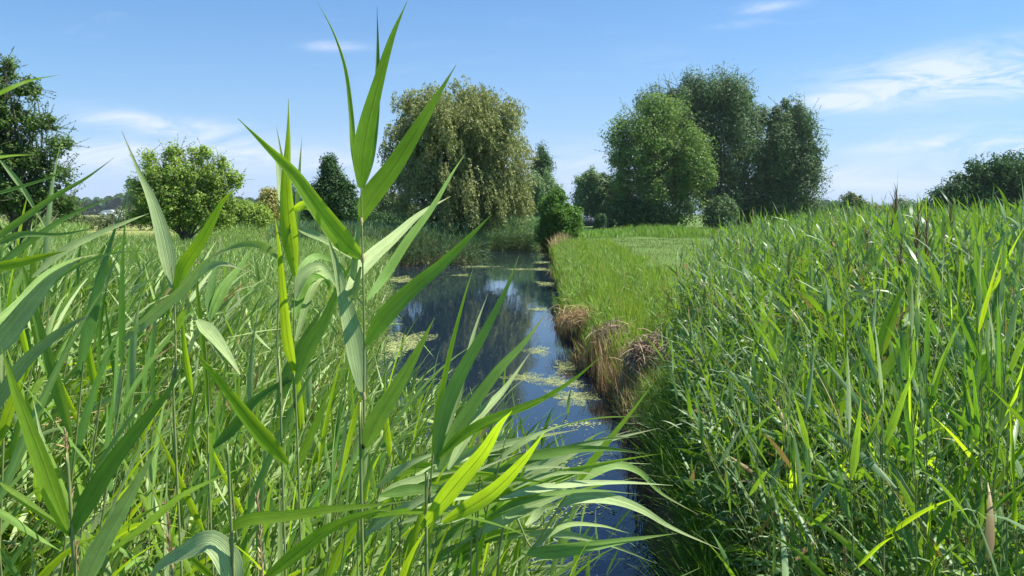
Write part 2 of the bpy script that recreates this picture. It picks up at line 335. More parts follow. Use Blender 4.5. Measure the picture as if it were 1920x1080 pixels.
def tree(name, label, cat, px, pybase, Yd, lb, mats, leaf=.25, nclump=260, per=90, cr=.8, asp=.62, r0=.3, nlimb=9, group=None, gap=0.0, up=0.0, trunk_h=None, stretch=1.0, shell=.45, zb=None, core=30, spr=1.0):
    b = at(px, pybase, Yd); b[2] = .42 if zb is None else zb
    leaf *= .78; per = int(per*1.45)
    root = empty(name, b, label, cat, group); lobes = lobes_px(lb, Yd)
    off = b.copy(); lobes = [(c-off, r) for c, r in lobes]; base = np.zeros(3)
    A = Acc(); limb_tubes(base, lobes, r0, nlimb, A, trunk_h)
    cc, d, R_ = crown_points(lobes, nclump, shell); A2 = Acc()
    # twigs towards outer clumps
    k = min(70, nclump); tw = [];
    for i in range(k):
        e = cc[i]; s0 = e-d[i]*R_[i]*.55; tw.append(smooth_path([s0, (s0+e)/2+RS.randn(3)*.06, e+d[i]*cr*.4], 4))
    tw = np.array(tw); A.add(*tubes(tw, np.tile(np.linspace(.16, .03, 4)*r0, (k, 1)), 3))
    A.out('trunk', M['bark'], root, True)
    for band in range(1):
        K = nclump*per; ci = np.repeat(np.arange(nclump), per)
        cs = cr*RS.uniform(.32, 1.35, nclump)
        dd = nrm(RS.randn(K, 3)); rr = RS.rand(K)**.33
        off2 = dd*(rr*cs[ci])[:, None]*np.array([1, 1, stretch])
        if up: off2[:, 2] += up*np.abs(RS.randn(K))*cs[ci]
        p = cc[ci]+off2
        nv = nrm(dd*1.0+RS.randn(K, 3)*.5+UP*.45)
        v, q = leaf_cards(p, nv, leaf*1.22*RS.uniform(.6, 1.3, K), asp)
        A2.add(v, q, 0)
    K = nclump*core; cc3, d3, R3 = crown_points(lobes, K, .05); cc3 = cc3-d3*R3*.16
    v, q = leaf_cards(cc3, nrm(RS.randn(K, 3)+UP*.3), leaf*1.5*RS.uniform(.7, 1.2, K), asp+.15); A2.add(v, q, 0)
    # loose sprays that break the outline
    ns = nclump; cc2, d2, R2 = crown_points(lobes, ns, 1.0); K = ns*18; ci = np.repeat(np.arange(ns), 18); t = RS.rand(K)
    sdir_ = nrm(d2+RS.randn(ns, 3)*.5+UP*(.25+up)); p = cc2[ci]+sdir_[ci]*(t*cr*1.15*spr-.3*cr)[:, None]+RS.randn(K, 3)*cr*.12*(1.2-t)[:, None]
    v, q = leaf_cards(p, nrm(RS.randn(K, 3)+UP*.5), leaf*RS.uniform(.5, .9, K), asp); A2.add(v, q, 0)
    if spr > 1:
        tw = np.stack([cc2-sdir_*cr*1.2, cc2, cc2+sdir_*cr*(1.15*spr-.35)], 1); v, q = tubes(tw, np.tile(np.array([[.09, .07, .02]])*r0, (ns, 1)), 3); A2.add(v, q, 1)
    A2.out('crown', [mats, M['bark']], root)
    return root
def foliage(name, a, b, t, fac=.3, vary=.3):
    k = 1.32; a, b, t = [tuple(min(c*k, .8) for c in q) for q in (a, b, t)]
    return leafmat(name, a, b, t, fac, .6, .2, vary=vary)
FM = {
 'willow': foliage('willow_leaf', (.165, .20, .065), (.30, .31, .14), (.26, .30, .07), .3),
 'poplar': foliage('broad_leaf', (.085, .155, .035), (.155, .235, .065), (.20, .33, .04), .32),
 'grey': foliage('grey_leaf', (.075, .13, .05), (.14, .20, .095), (.11, .20, .045), .27),
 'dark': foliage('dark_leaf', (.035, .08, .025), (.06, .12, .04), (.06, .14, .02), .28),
 'yellow': foliage('yellow_leaf', (.17, .27, .04), (.27, .36, .08), (.32, .44, .04), .36),
 'fresh': foliage('fresh_leaf', (.05, .12, .02), (.12, .23, .045), (.18, .34, .03), .32),
 'gold': foliage('gold_leaf', (.25, .26, .07), (.33, .30, .10), (.32, .32, .06), .32),
 'olive': foliage('olive_leaf', (.11, .15, .06), (.17, .20, .09), (.15, .2, .05), .28),
 'soft': foliage('soft_leaf', (.12, .19, .08), (.19, .27, .13), (.16, .26, .06), .28),
 'blue': foliage('blue_needles', (.05, .10, .09), (.08, .14, .12), (.04, .08, .05), .15),
}
# weeping willow, its strands of leaves hanging over the pond
def willow():
    Yd = 42; b = at(862, 480, Yd); b[2] = .45
    root = empty('willow_tree', b, 'large olive green weeping willow hanging over the left side of the pond', 'tree')
    lb = [(850, 245, 95, 82), (795, 225, 52, 50), (905, 235, 60, 60), (765, 285, 40, 70), (935, 300, 44, 80), (850, 225, 70, 70), (850, 330, 96, 95), (795, 350, 52, 48, -1), (945, 350, 40, 46, -.3), (895, 365, 56, 44, -1.2)]
    lobes = [(c-b, r) for c, r in lobes_px(lb, Yd)]
    A = Acc(); limb_tubes(np.zeros(3), lobes, .42, 22, A, 1.6)
    A.out('trunk', M['bark'], root, True)
    A2 = Acc(); K = 8000; c3, d3, R3 = crown_points(lobes, K, .1); c3 = c3-d3*R3*.22
    v, q = leaf_cards(c3, nrm(RS.randn(K, 3)), RS.uniform(.14, .26, K), .45, yaw=np.tile([0., 0, 1], (K, 1))); A2.add(v, q); nb = 520; bc, bd, bR = crown_points(lobes, nb, .62); bi = RS.randint(0, nb, 7000); ns = 7000; cc = bc[bi]+RS.randn(ns, 3)*np.array([.24, .24, .22]); d = bd[bi]; R_ = bR[bi]
    Ls = RS.uniform(.35, 1.1, ns)*RS.uniform(.6, 1.5, nb)[bi]*np.clip(1.5-cc[:, 2]/9, .55, 1.2)
    Ls = np.minimum(Ls, np.maximum(cc[:, 2]-1.5+.5*RS.rand(ns), .3)); out = nrm(d*np.array([1, 1, 0])+1e-3)
    per = 22; ci = np.repeat(np.arange(ns), per); t = np.tile(np.linspace(0, 1, per), ns)+RS.uniform(-.03, .03, ns*per)
    arch = np.sin(np.clip(t*1.4, 0, 1.57))*.28
    p = cc[ci]+out[ci]*(arch*(.6+1.6*RS.rand(ns)[ci]))[:, None]+UP*((.22*np.sin(np.clip(t*5, 0, 3.14)) - t*Ls[ci]))[:, None]
    p += (np.array([.12, 0, 0])*(t*t)[:, None])+.035*RS.randn(len(p), 3)
    nv = nrm(RS.randn(len(p), 3)*.8+out[ci]*.5+UP*.25); v, q = leaf_cards(p, nv, RS.uniform(.10, .20, len(p)), .34, yaw=np.tile([0., 0, .55], (len(p), 1)))
    A2.add(v, q); o = A2.out('crown', FM['willow'], root)
    print('willow quads', len(o.data.polygons))
willow()
T_ = tree
T_('broadleaf_tree', 'bright green broadleaf tree with billowing lobes at the left front of the big grove', 'tree', 1240, 432, 98,
   [(1225, 250, 62, 58), (1190, 300, 42, 60), (1265, 300, 60, 50), (1215, 345, 62, 48), (1290, 335, 42, 40), (1240, 225, 38, 34), (1190, 378, 45, 40), (1275, 392, 38, 34), (1170, 240, 22, 24)], FM['poplar'], leaf=.30, nclump=150, per=300, cr=1.75, core=26, spr=1.6, r0=.5, nlimb=12)
T_('grey_willow_tree', 'tallest grey green willow rising behind the bright broadleaf tree', 'tree', 1345, 430, 108,
   [(1295, 215, 75, 62), (1240, 225, 50, 50), (1355, 205, 66, 55), (1310, 190, 55, 34), (1345, 182, 55, 34), (1395, 245, 36, 60), (1340, 270, 78, 70), (1270, 255, 60, 60), (1395, 320, 40, 66), (1310, 330, 60, 60), (1350, 370, 50, 52), (1255, 205, 34, 34), (1330, 180, 60, 30)], FM['grey'], leaf=.34, nclump=230, per=290, cr=1.7, asp=.5, r0=.6, nlimb=14, up=.2, stretch=1.25, core=60, spr=1.7)
T_('willow_tree', 'grey green willow at the right end of the grove, sky gap on its left', 'tree', 1470, 425, 108,
   [(1475, 225, 36, 30), (1448, 228, 26, 26), (1503, 238, 30, 32), (1462, 280, 38, 55), (1500, 285, 34, 50), (1455, 345, 40, 50), (1505, 345, 36, 45), (1480, 390, 48, 32), (1525, 305, 16, 20)], FM['grey'], leaf=.34, nclump=150, per=270, cr=1.5, asp=.5, r0=.5, nlimb=12, up=.2, stretch=1.25, core=50, spr=1.7)
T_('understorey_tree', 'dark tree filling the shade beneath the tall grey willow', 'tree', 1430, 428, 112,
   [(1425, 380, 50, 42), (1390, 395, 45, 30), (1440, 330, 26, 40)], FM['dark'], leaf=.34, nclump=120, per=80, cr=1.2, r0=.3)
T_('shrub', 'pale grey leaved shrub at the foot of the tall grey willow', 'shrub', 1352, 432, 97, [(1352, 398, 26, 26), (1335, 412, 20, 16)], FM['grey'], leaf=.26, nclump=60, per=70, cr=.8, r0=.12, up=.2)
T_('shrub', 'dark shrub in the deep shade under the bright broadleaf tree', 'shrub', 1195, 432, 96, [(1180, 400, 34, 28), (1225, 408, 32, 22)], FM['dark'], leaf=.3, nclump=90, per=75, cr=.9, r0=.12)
T_('hedge', 'low olive hedge running below the right end of the grove', 'hedge', 1500, 420, 120, [(1480, 402, 30, 18), (1510, 400, 30, 20), (1535, 405, 24, 14)], FM['olive'], leaf=.3, nclump=80, per=70, cr=.9, r0=.1)
T_('round_tree', 'pale rounded tree with bare lower trunk behind the low blue roofed shed', 'tree', 1118, 425, 105,
   [(1112, 350, 32, 32), (1100, 375, 26, 26), (1130, 365, 26, 34), (1118, 395, 20, 14)], FM['soft'], leaf=.28, nclump=190, per=80, cr=.85, r0=.28, nlimb=8, trunk_h=3.2)
T_('tree', 'small yellowish drooping tree between pale rounded tree and grove', 'tree', 1150, 427, 112, [(1150, 360, 20, 24), (1148, 390, 22, 26)], FM['olive'], leaf=.28, nclump=80, per=70, cr=.8, r0=.2, stretch=1.5)
T_('poplar_tree', 'slim dark poplar spire standing behind rounded willow', 'tree', 1016, 420, 140,
   [(1016, 300, 10, 22), (1020, 330, 16, 40), (1008, 315, 9, 14), (1018, 375, 20, 40)], FM['dark'], leaf=.34, nclump=120, per=80, cr=.9, r0=.25, up=.5, stretch=1.4)
T_('round_tree', 'soft grey green willow in front of the poplar spire', 'tree', 1010, 440, 76,
   [(1010, 358, 34, 34), (985, 385, 30, 36), (1028, 385, 24, 34), (1000, 410, 36, 24)], FM['soft'], leaf=.22, nclump=240, per=80, cr=.62, r0=.25, asp=.4, stretch=1.3)
T_('dark_bush', 'dark green bush with sunlit right side at the far right bank of the pond', 'bush', 1042, 474, 50,
   [(1040, 400, 30, 34), (1055, 425, 32, 30), (1030, 440, 26, 26), (1048, 368, 14, 16), (1075, 410, 16, 20), (1045, 455, 34, 16)], FM['fresh'], leaf=.13, nclump=330, per=75, cr=.36, r0=.10, nlimb=9)
T_('dark_tree', 'broad dark tree cropped by the right frame edge above the reeds', 'tree', 1870, 415, 90,
   [(1860, 335, 55, 38), (1905, 330, 60, 42), (1800, 365, 48, 36), (1770, 390, 34, 28), (1850, 385, 70, 34), (1960, 350, 60, 60), (1930, 395, 60, 30)], FM['dark'], leaf=.32, nclump=380, per=80, cr=1.05, r0=.5, nlimb=12)
T_('tree', 'small lone tree with layered crown above the right reeds', 'tree', 1597, 415, 130, [(1597, 374, 17, 11), (1592, 392, 20, 14), (1612, 386, 12, 10)], FM['olive'], leaf=.3, nclump=60, per=70, cr=.8, r0=.18)
T_('tree', 'leafy apple like tree cropped by the left frame edge', 'tree', 30, 430, 21,
   [(-15, 185, 40, 62), (14, 130, 13, 26), (52, 168, 26, 17), (15, 235, 46, 44), (75, 232, 36, 20), (112, 275, 30, 20), (40, 300, 62, 36), (105, 330, 32, 30), (-40, 300, 60, 90), (25, 370, 85, 42), (118, 385, 30, 24)], foliage('orchard_leaf', (.055, .11, .03), (.12, .18, .05), (.15, .26, .03), .32), leaf=.085, nclump=620, per=40, cr=.19, r0=.10, nlimb=26, shell=.35, core=7, spr=2.3)
T_('yellow_green_tree', 'yellow green broad bushy tree standing in the left meadow', 'tree', 345, 428, 36,
   [(345, 335, 56, 40), (300, 345, 40, 36), (400, 345, 38, 32), (278, 300, 15, 18), (328, 286, 20, 20), (372, 290, 22, 18), (412, 310, 22, 18), (256, 350, 22, 14), (436, 340, 16, 16), (345, 375, 88, 38), (285, 385, 38, 28), (410, 385, 34, 26), (345, 408, 80, 20), (290, 405, 44, 18), (400, 408, 44, 18)], FM['yellow'], leaf=.12, nclump=560, per=46, cr=.30, r0=.13, nlimb=22, shell=.35, core=10, spr=2.0)
T_('dark_tree', 'dark green cone shaped tree behind the tall central reed', 'tree', 622, 425, 60,
   [(620, 335, 24, 28), (618, 312, 10, 18), (628, 365, 40, 30), (600, 385, 34, 28), (645, 392, 26, 24)], FM['dark'], leaf=.19, nclump=260, per=70, cr=.52, r0=.2, nlimb=9)
T_('golden_tree', 'small golden leaved tree left of the dark cone shaped tree', 'tree', 507, 422, 70, [(507, 375, 18, 18), (505, 395, 26, 16)], FM['gold'], leaf=.2, nclump=90, per=60, cr=.6, r0=.12)
T_('fir_tree', 'bluish narrow conifer beside the dark cone shaped tree', 'tree', 548, 420, 110, [(548, 360, 6, 16), (549, 380, 12, 20), (546, 398, 16, 18)], FM['blue'], leaf=.3, nclump=70, per=70, cr=.7, r0=.15)
T_('yellow_bush', 'yellow green bush spreading right of the broad meadow tree', 'bush', 445, 425, 50, [(440, 398, 40, 22), (475, 402, 30, 20), (455, 412, 50, 14)], FM['yellow'], leaf=.15, nclump=150, per=60, cr=.45, r0=.08)
T_('olive_tree', 'brownish olive tree seen left of the weeping willow', 'tree', 735, 425, 85, [(735, 380, 34, 22), (755, 395, 32, 20), (712, 398, 24, 18)], FM['olive'], leaf=.24, nclump=130, per=70, cr=.8, r0=.16)
T_('hedge', 'long dull hedge beyond the left meadow', 'hedge', 190, 420, 95, [(120, 410, 50, 14), (190, 416, 60, 11), (245, 404, 34, 18), (60, 408, 60, 18), (300, 412, 60, 12), (400, 412, 60, 12)], FM['olive'], leaf=.24, nclump=170, per=70, cr=.75, r0=.08)
T_('hedge', 'low dark hedge behind dark reeds left of the willow', 'hedge', 690, 425, 78, [(640, 410, 40, 10), (690, 412, 40, 10), (740, 412, 40, 10), (560, 410, 50, 10), (500, 412, 30, 8)], FM['dark'], leaf=.22, nclump=150, per=70, cr=.6, r0=.07)
T_('bush', 'round dark bush beside the hut with white roof', 'bush', 1122, 430, 92, [(1122, 420, 10, 9), (1128, 412, 8, 8)], FM['dark'], leaf=.2, nclump=40, per=60, cr=.4, r0=.06)
for i, (px, py, rx, ry, Yd, lab, mt) in enumerate([
        (1560, 395, 24, 12, 210, 'rounded far tree left of the small lone tree', 'dark'), (1640, 394, 28, 9, 210, 'low far tree just right of the small lone tree', 'olive'),
        (1690, 390, 26, 13, 200, 'far tree between lone tree and dark tree at the right', 'olive'), (1715, 392, 26, 10, 190, 'dull far tree touching the broad dark tree', 'grey'),
        (970, 400, 30, 20, 120, 'far tree glimpsed between willow and poplar spire', 'dark'), (575, 400, 26, 12, 120, 'far tree behind the bluish conifer', 'olive')]):
    T_('distant_tree', lab, 'tree', px, 418, Yd, [(px, py, rx, ry), (px+rx*.5, py+6, rx*.7, ry*.8)], FM[mt], leaf=.45, nclump=60, per=60, cr=1.5, r0=.25, group='trees along the far horizon')

# far wooded ridge: a forest nobody could count
A = Acc()
def ridge(px0, px1, Yd, top, K, size):
    top -= 6
    px = RS.uniform(px0, px1, K); dep = RS.uniform(0, 160, K); x = (px-960)/F*(Yd+dep)
    crown = (400-top)/F*Yd+CAMZ; hump = .75+.25*np.sin(px*.021+1)+.06*np.sin(px*.31)
    z = crown*hump*RS.rand(K)**.5*(1+dep/Yd)
    blob = np.sin(x*.35)*np.cos(z*.4+x*.12)*3
    p = np.stack([x, Yd+dep+blob, z], 1); nv = nrm(RS.randn(K, 3)+np.array([0, -.6, .7])); v, q = leaf_cards(p, nv, RS.uniform(.5, 1.2, K)*size, .8); A.add(v, q)
ridge(-100, 560, 900, 356, 60000, 7.0); ridge(560, 1180, 1000, 378, 26000, 7.0); ridge(1500, 2100, 900, 384, 26000, 6.0)
o = A.out('forest', FM['dark']); tag(o, 'distant wooded ridge along the horizon, hazy and bluish', 'forest', kind='stuff')

# ------------------------------------------------------------------ small far buildings
def plain(name, c, rough=.6):
    return noisemat(name, [tuple(k*.88 for k in c), c], 6, rough)
def box(x0, x1, y0, y1, z0, z1):
    v = np.array([(x0, y0, z0), (x1, y0, z0), (x1, y1, z0), (x0, y1, z0), (x0, y0, z1), (x1, y0, z1), (x1, y1, z1), (x0, y1, z1)], float)
    return v, np.array([[0, 3, 2, 1], [4, 5, 6, 7], [0, 1, 5, 4], [1, 2, 6, 5], [2, 3, 7, 6], [3, 0, 4, 7]])
def boxes(name, lst, mat, parent):
    A = Acc()
    for b in lst: A.add(*box(*b))
    return A.out(name, mat, parent)
def gable(name, x0, x1, y0, y1, ze, zr, mat, parent, th=.14):
    ym = (y0+y1)/2; A = Acc()
    v = np.array([(x0, y0, ze), (x1, y0, ze), (x1, ym, zr), (x0, ym, zr), (x0, y1, ze), (x1, y1, ze)], float); u = v+np.array([0, 0, th])
    V_ = np.vstack([v, u]); q = np.array([[1, 0, 3, 2], [2, 3, 4, 5], [6, 7, 8, 9], [9, 8, 11, 10], [0, 1, 7, 6], [5, 4, 10, 11], [0, 6, 9, 3], [3, 9, 10, 4], [1, 2, 8, 7], [2, 5, 11, 8]])
    A.add(V_, q); return A.out(name, mat, parent)
# long shed
r = at(1101, 424, 125); r[2] = .45; o = empty('shed', r, 'long low shed with blue grey roof behind tree trunks', 'shed')
boxes('wall', [(-3.5, 3.5, 0, 4, 0, 1.5)], plain('shed_wall', (.05, .06, .11)), o); gable('roof', -3.8, 3.8, -.3, 4.3, 1.45, 2.5, plain('shed_roof', (.26, .29, .42), .4), o)
boxes('window', [(-1.6, -.7, -.03, .02, .6, 1.2)], plain('shed_glass', (.1, .12, .16), .1), o)
r = at(1142, 427, 112); r[2] = .45; o = empty('hut', r, 'small sandy hut with white curved roof beside the grove', 'hut')
boxes('wall', [(-.45, .45, 0, 2, 0, 1.25)], plain('hut_wall', (.42, .36, .22)), o); boxes('door', [(-.05, .38, -.04, -.003, 0, 1.05)], plain('hut_door', (.08, .07, .06)), o)
th = np.linspace(0, math.pi, 9); a = np.stack([-.72*np.cos(th), np.full(9, -.25), 1.25+.42*np.sin(th)], 1); b2 = a.copy(); b2[:, 1] = 2.3
A = Acc(); A.add(np.vstack([a, b2]), np.array([[i, i+1, i+10, i+9] for i in range(8)])); A.add(np.vstack([a, a*np.array([1, 1, 0])+np.array([0, 0, 1.25])]), np.array([[i, i+9, i+10, i+1] for i in range(8)])); A.out('roof', plain('hut_roof', (.75, .77, .8), .35), o)
# caravan seen beyond the hedge
r = at(202, 408, 110); r[2] = .45; o = empty('caravan', r, 'white round roofed caravan half hidden behind the left meadow hedge', 'caravan')
th = np.linspace(0, math.pi, 15); pf = np.stack([-.66*np.sign(np.cos(th))*np.abs(np.cos(th))**.75, np.zeros(15), 1.35+.72*np.sin(th)**.8], 1)
a = np.vstack([[(-.66, 0, .45)], pf, [(.66, 0, .45)]]); b2 = a+np.array([0, 1.7, 0]); k = len(a)
A = Acc(); A.add(np.vstack([a, b2]), np.array([[i, i+1, i+1+k, i+k] for i in range(k-1)]+[[i, i+k, k-1-i+k-1+1 if False else i+k, i] for i in range(0)]).reshape(-1, 4))
for s, y in ((1, 0), (-1, 1.7)):
    cap = a.copy(); cap[:, 1] = y; bot = cap.copy(); bot[:, 2] = .45
    A.add(np.vstack([cap, bot]), np.array([[i, i+k, i+1+k, i+1][::s] for i in range(k-1)]))
A.out('body', plain('caravan_white', (.78, .80, .82), .3), o)
for x0, x1 in ((-.45, -.1), (0, .42)):
    f = boxes('window', [(x0, x1, -.03, -.004, 1.28, 1.75)], plain('caravan_frame', (.55, .57, .6)), o); boxes('pane', [(x0+.04, x1-.04, -.045, -.032, 1.32, 1.70)], plain('caravan_glass', (.18, .22, .25), .15), f)
for x in (-.35, .35):
    P = np.array([[(x, -.02, .3), (x, .12, .3)]]); A = Acc(); A.add(*tubes(P, np.full((1, 2), .26), 14)); A.out('wheel', plain('rubber', (.03, .03, .03)), o)
o.scale = (1.7, 1.7, 1.28)

# ------------------------------------------------------------------ reed generator for the masses
def reed_mass(name, label, cat, X, Y, Hh, mats, nl=7, seg=4, Lr=(.22, .42), Wr=(.012, .026), wind=(.12, 0, 0), az=None, azs=1.6, stemr=.0035, leaffrac=.62, cross=2, base=None, stem=True, droopr=(.3, 2.4), inc=(.4, 1.5), tilt=.16):
    K = len(X); zb = hgt(X, Y) if base is None else np.full(K, base); zb = np.maximum(zb, -.05); Hh = np.asarray(Hh)
    A = Acc(); lean = np.stack([RS.normal(wind[0], tilt, K), RS.normal(wind[1], tilt, K), np.zeros(K)], 1)*Hh[:, None]
    t4 = np.linspace(0, 1, 4); P = np.stack([X, Y, zb], 1)[:, None]+(UP*Hh[:, None])[:, None]*t4[None, :, None]+lean[:, None]*(t4**2)[None, :, None]
    if stem: v, q = tubes(P, np.tile(np.array([1, .9, .7, .35])*stemr, (K, 1)), 3); A.add(v, q, 1)
    j = np.tile(np.arange(nl), K); ki = np.repeat(np.arange(K), nl); tt = 1-leaffrac*((j+RS.rand(K*nl)*.6)/nl)
    b = np.stack([X, Y, zb], 1)[ki]+UP*(Hh[ki]*tt)[:, None]+lean[ki]*(tt**2)[:, None]
    plane = (RS.rand(K)*2*math.pi if az is None else RS.normal(az, azs, K))[ki]; phi = plane+(j % 2)*math.pi+RS.normal(0, .45, K*nl)
    f = j/max(nl-1, 1); th = inc[0]+(inc[1]-inc[0])*f+RS.normal(0, .28, K*nl)
    d0 = np.stack([np.cos(phi)*np.sin(th)+wind[0]*1.2, np.sin(phi)*np.sin(th)+wind[1]*1.2, np.cos(th)], 1)
    L = RS.uniform(*Lr, K*nl)*(1-.25*(j == 0)); P, T = leaf_lines(b, d0, L, RS.uniform(*droopr, K*nl)*(.25+.75*f), seg, np.array(wind)*1.2)
    S = sides(T, RS.normal(0, .8, K*nl), RS.normal(0, 1.0, K*nl)); v, q, uv = ribbon(P, S, RS.uniform(*Wr, K*nl), cross); A.add(v, q, 0, uv)
    o = A.out(name, mats); tag(o, label, cat, kind='stuff'); return o
def scatter(x0, x1, y0, y1, n, keep, power=1.0):
    """more plants near the camera than far away"""
    y = y0+(y1-y0)*RS.rand(n*3)**power; x = RS.uniform(x0, x1, n*3); k = keep(x, y); x, y = x[k][:n], y[k][:n]; return x, y
inview = lambda x, y, m=.74: np.abs(x) < y*m+.8

# left mid reeds, low and light
x, y = scatter(-12, -1.5, 3.6, 14, 6500, lambda x, y: (sdist(x, y) > -.15) & inview(x, y) & (x < -1.2))
reed_mass('reed_bed', 'dense light green low reeds filling the left bank behind the big foreground reeds', 'reeds', x, y, RS.uniform(.55, 1.0, len(x))+.1*np.sin(x*1.3)*np.cos(y*.9), [M['bed_left'], M['stem']], nl=8, seg=5, Lr=(.18, .36), Wr=(.009, .019), az=None, leaffrac=.8, droopr=(.3, 2.4))
x, y = scatter(-34, -2, 14, 44, 15000, lambda x, y: (sdist(x, y) > -.2) & inview(x, y) & ((x < -2.5) & ((y < 36.5) | (x < -7))), 1.3)
reed_mass('reed_bed', 'fine pale reed bed stretching to the meadow on the left', 'reeds', x, y, RS.uniform(.65, 1.0, len(x))*.95, [M['bed_left'], M['stem']], nl=6, seg=3, Lr=(.25, .45), Wr=(.016, .032), leaffrac=.8, stemr=.005)
x, y = scatter(-48, -5, 43, 66, 9000, lambda x, y: inview(x, y, .78) & ~((x/y < -.44) & (x/y > -.56)), 1.0)
reed_mass('meadow_reeds', 'band of taller reeds along the back of the left reed bed', 'reeds', x, y, RS.uniform(.9, 1.45, len(x))*(.85+.15*np.sin(x*.6)), [M['bed_left'], M['stem']], nl=7, seg=3, Lr=(.35, .6), Wr=(.03, .06), leaffrac=.9, stemr=.007)
# reeds below the willow (shaded) and on the far bank
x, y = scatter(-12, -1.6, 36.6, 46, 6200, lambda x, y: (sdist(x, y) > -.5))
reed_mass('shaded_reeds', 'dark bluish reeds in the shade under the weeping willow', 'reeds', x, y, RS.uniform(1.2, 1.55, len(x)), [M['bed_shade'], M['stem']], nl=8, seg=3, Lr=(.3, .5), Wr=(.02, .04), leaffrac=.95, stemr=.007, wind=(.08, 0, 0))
x, y = scatter(-3.2, 2.2, 51.8, 60, 3200, lambda x, y: (sdist(x, y) > -.5) & (x < 1.9))
reed_mass('far_reeds', 'bluish green reeds closing the far end of the pond', 'reeds', x, y, RS.uniform(1.35, 1.75, len(x)), [M['bed_far'], M['stem']], nl=9, seg=3, Lr=(.3, .5), Wr=(.025, .045), leaffrac=.95, stemr=.007)
# right reed bed
REDGE = lambda y: np.interp(y, [0, 4, 8, 11, 14, 18, 22], [.75, 1.22, 1.85, 2.5, 3.4, 5.0, 7])
taper = lambda x, y: .46+.54*(1-np.exp(-np.maximum(x-REDGE(y), 0)/.75))
heaps = [(1.35, 15.0, .5), (1.66, 12.3, .55), (1.78, 9.7, .8)]
nohp = lambda x, y: np.all([np.hypot(x-a, (y-b+.5)/1.8) > r for a, b, r in heaps], 0)
x, y = scatter(.7, 8, 3.6, 9.0, 3600, lambda x, y: (x > REDGE(y)) & nohp(x, y) & inview(x, y), .9)
reed_mass('reed_bed', 'dense tall reeds filling the right bank behind the nearest reeds', 'reeds', x, y, RS.uniform(1.35, 2.1, len(x))*taper(x, y)*(1+.03*np.clip((x/y-.42)/.25, 0, 1)*(y < 7)), [M['bed_right'], M['stem']], nl=8, seg=6, Lr=(.18, .36), Wr=(.014, .030), wind=(-.08, .0, 0), leaffrac=.55, inc=(.45, 1.6), droopr=(.4, 3.0))
x, y = scatter(1.2, 22, 9, 24, 7000, lambda x, y: (x > REDGE(y)) & nohp(x, y) & inview(x, y), 1.2)
reed_mass('reed_bed', 'far part of the right reed bed reaching back to the grove', 'reeds', x, y, RS.uniform(1.4, 2.15, len(x))*taper(x, y)*(1+.07*np.sin(x*2.3+y)*np.sin(y*1.7)), [M['bed_right'], M['stem']], nl=8, seg=4, Lr=(.2, .38), Wr=(.015, .030), wind=(-.08, 0, 0), leaffrac=.55, stemr=.005)

nohp2 = lambda x, y: np.all([np.hypot(x-a, y-b+.2) > r*.6 for a, b, r in heaps], 0)
# bright grass on the right bank
def blades(name, label, cat, X, Y, Hh, mat, W, seg=4, lean=.25, base=None, droop=.8, kind='stuff', parent=None, bias=(0, 0)):
    K = len(X); zb = np.maximum(hgt(X, Y), -.03) if base is None else np.full(K, base)
    d = np.stack([RS.normal(bias[0], lean, K), RS.normal(bias[1], lean, K), np.ones(K)], 1); P, T = leaf_lines(np.stack([X, Y, zb], 1), d, Hh, RS.uniform(0, droop, K), seg)
    S = sides(T, RS.uniform(-1.5, 1.5, K), RS.normal(0, .6, K)); t = np.linspace(0, 1, seg); v, q, uv = ribbon(P, S, W*RS.uniform(.6, 1.3, K), 2, wp=1-t**2)
    o = build(name, v, [q], mat, parent, uv); 
    if label: tag(o, label, cat, kind=kind)
    return o
x, y = scatter(.8, 6.5, 8.5, 52, 70000, lambda x, y: (sdist(x, y) > .0) & ((sdist(x, y) > .16) | (RS.rand(len(x)) < .25)) & nohp2(x, y) & (x < 2.6+.07*y+.5*np.sin(y*.8)+.45*RS.randn(len(x))), 2.0)
blades('bank_grass', 'lush bright green grass along the right bank', 'grass', x, y, (.2+.32*RS.rand(len(x))**1.3)*(1+.35*np.sin(x*2.1+y*.9)*np.sin(y*1.3-x)), M['grass'], .010+.0005*y, bias=(-.05, 0))
x, y = scatter(.9, 5.5, 9, 46, 2600, lambda x, y: (sdist(x, y) > .1) & (x < 2.2+.06*y) & nohp2(x, y) & (np.sin(x*3.3+y*.7)*np.sin(y*.9+1) > .15), 1.7)
reed_mass('bank_sedge', 'scattered taller darker sedge tufts in the bright bank grass', 'sedge', x, y, RS.uniform(.35, .75, len(x)), [M['weeds'], M['stem']], nl=6, seg=4, Lr=(.2, .35), Wr=(.012, .022), leaffrac=.9, wind=(-.05, 0, 0))
x, y = scatter(-1, 60, 22, 75, 42000, lambda x, y: (sdist(x, y) > 1) & (x > 2.2) & inview(x, y) & (np.abs(x-12) < 14+y*.5), 1.0)
blades('meadow_grass', 'short dull mown meadow grass beyond the right bank', 'grass', x, y, RS.uniform(.05, .12, len(x)), leafmat('mown', (.10, .18, .045), (.14, .22, .06), (.2, .32, .05), .3, .6, .2, dead=.05), .010+.0003*y, seg=3)
x, y = scatter(3, 60, 66, 90, 14000, lambda x, y: (x > 3+(y-66)*.3), 1.0)
blades('tall_weeds', 'strip of taller bright weeds in front of the grove', 'weeds', x, y, RS.uniform(.5, 1.1, len(x))*(.8+.3*np.sin(x*.5)), M['weeds'], .09, seg=3, lean=.35)
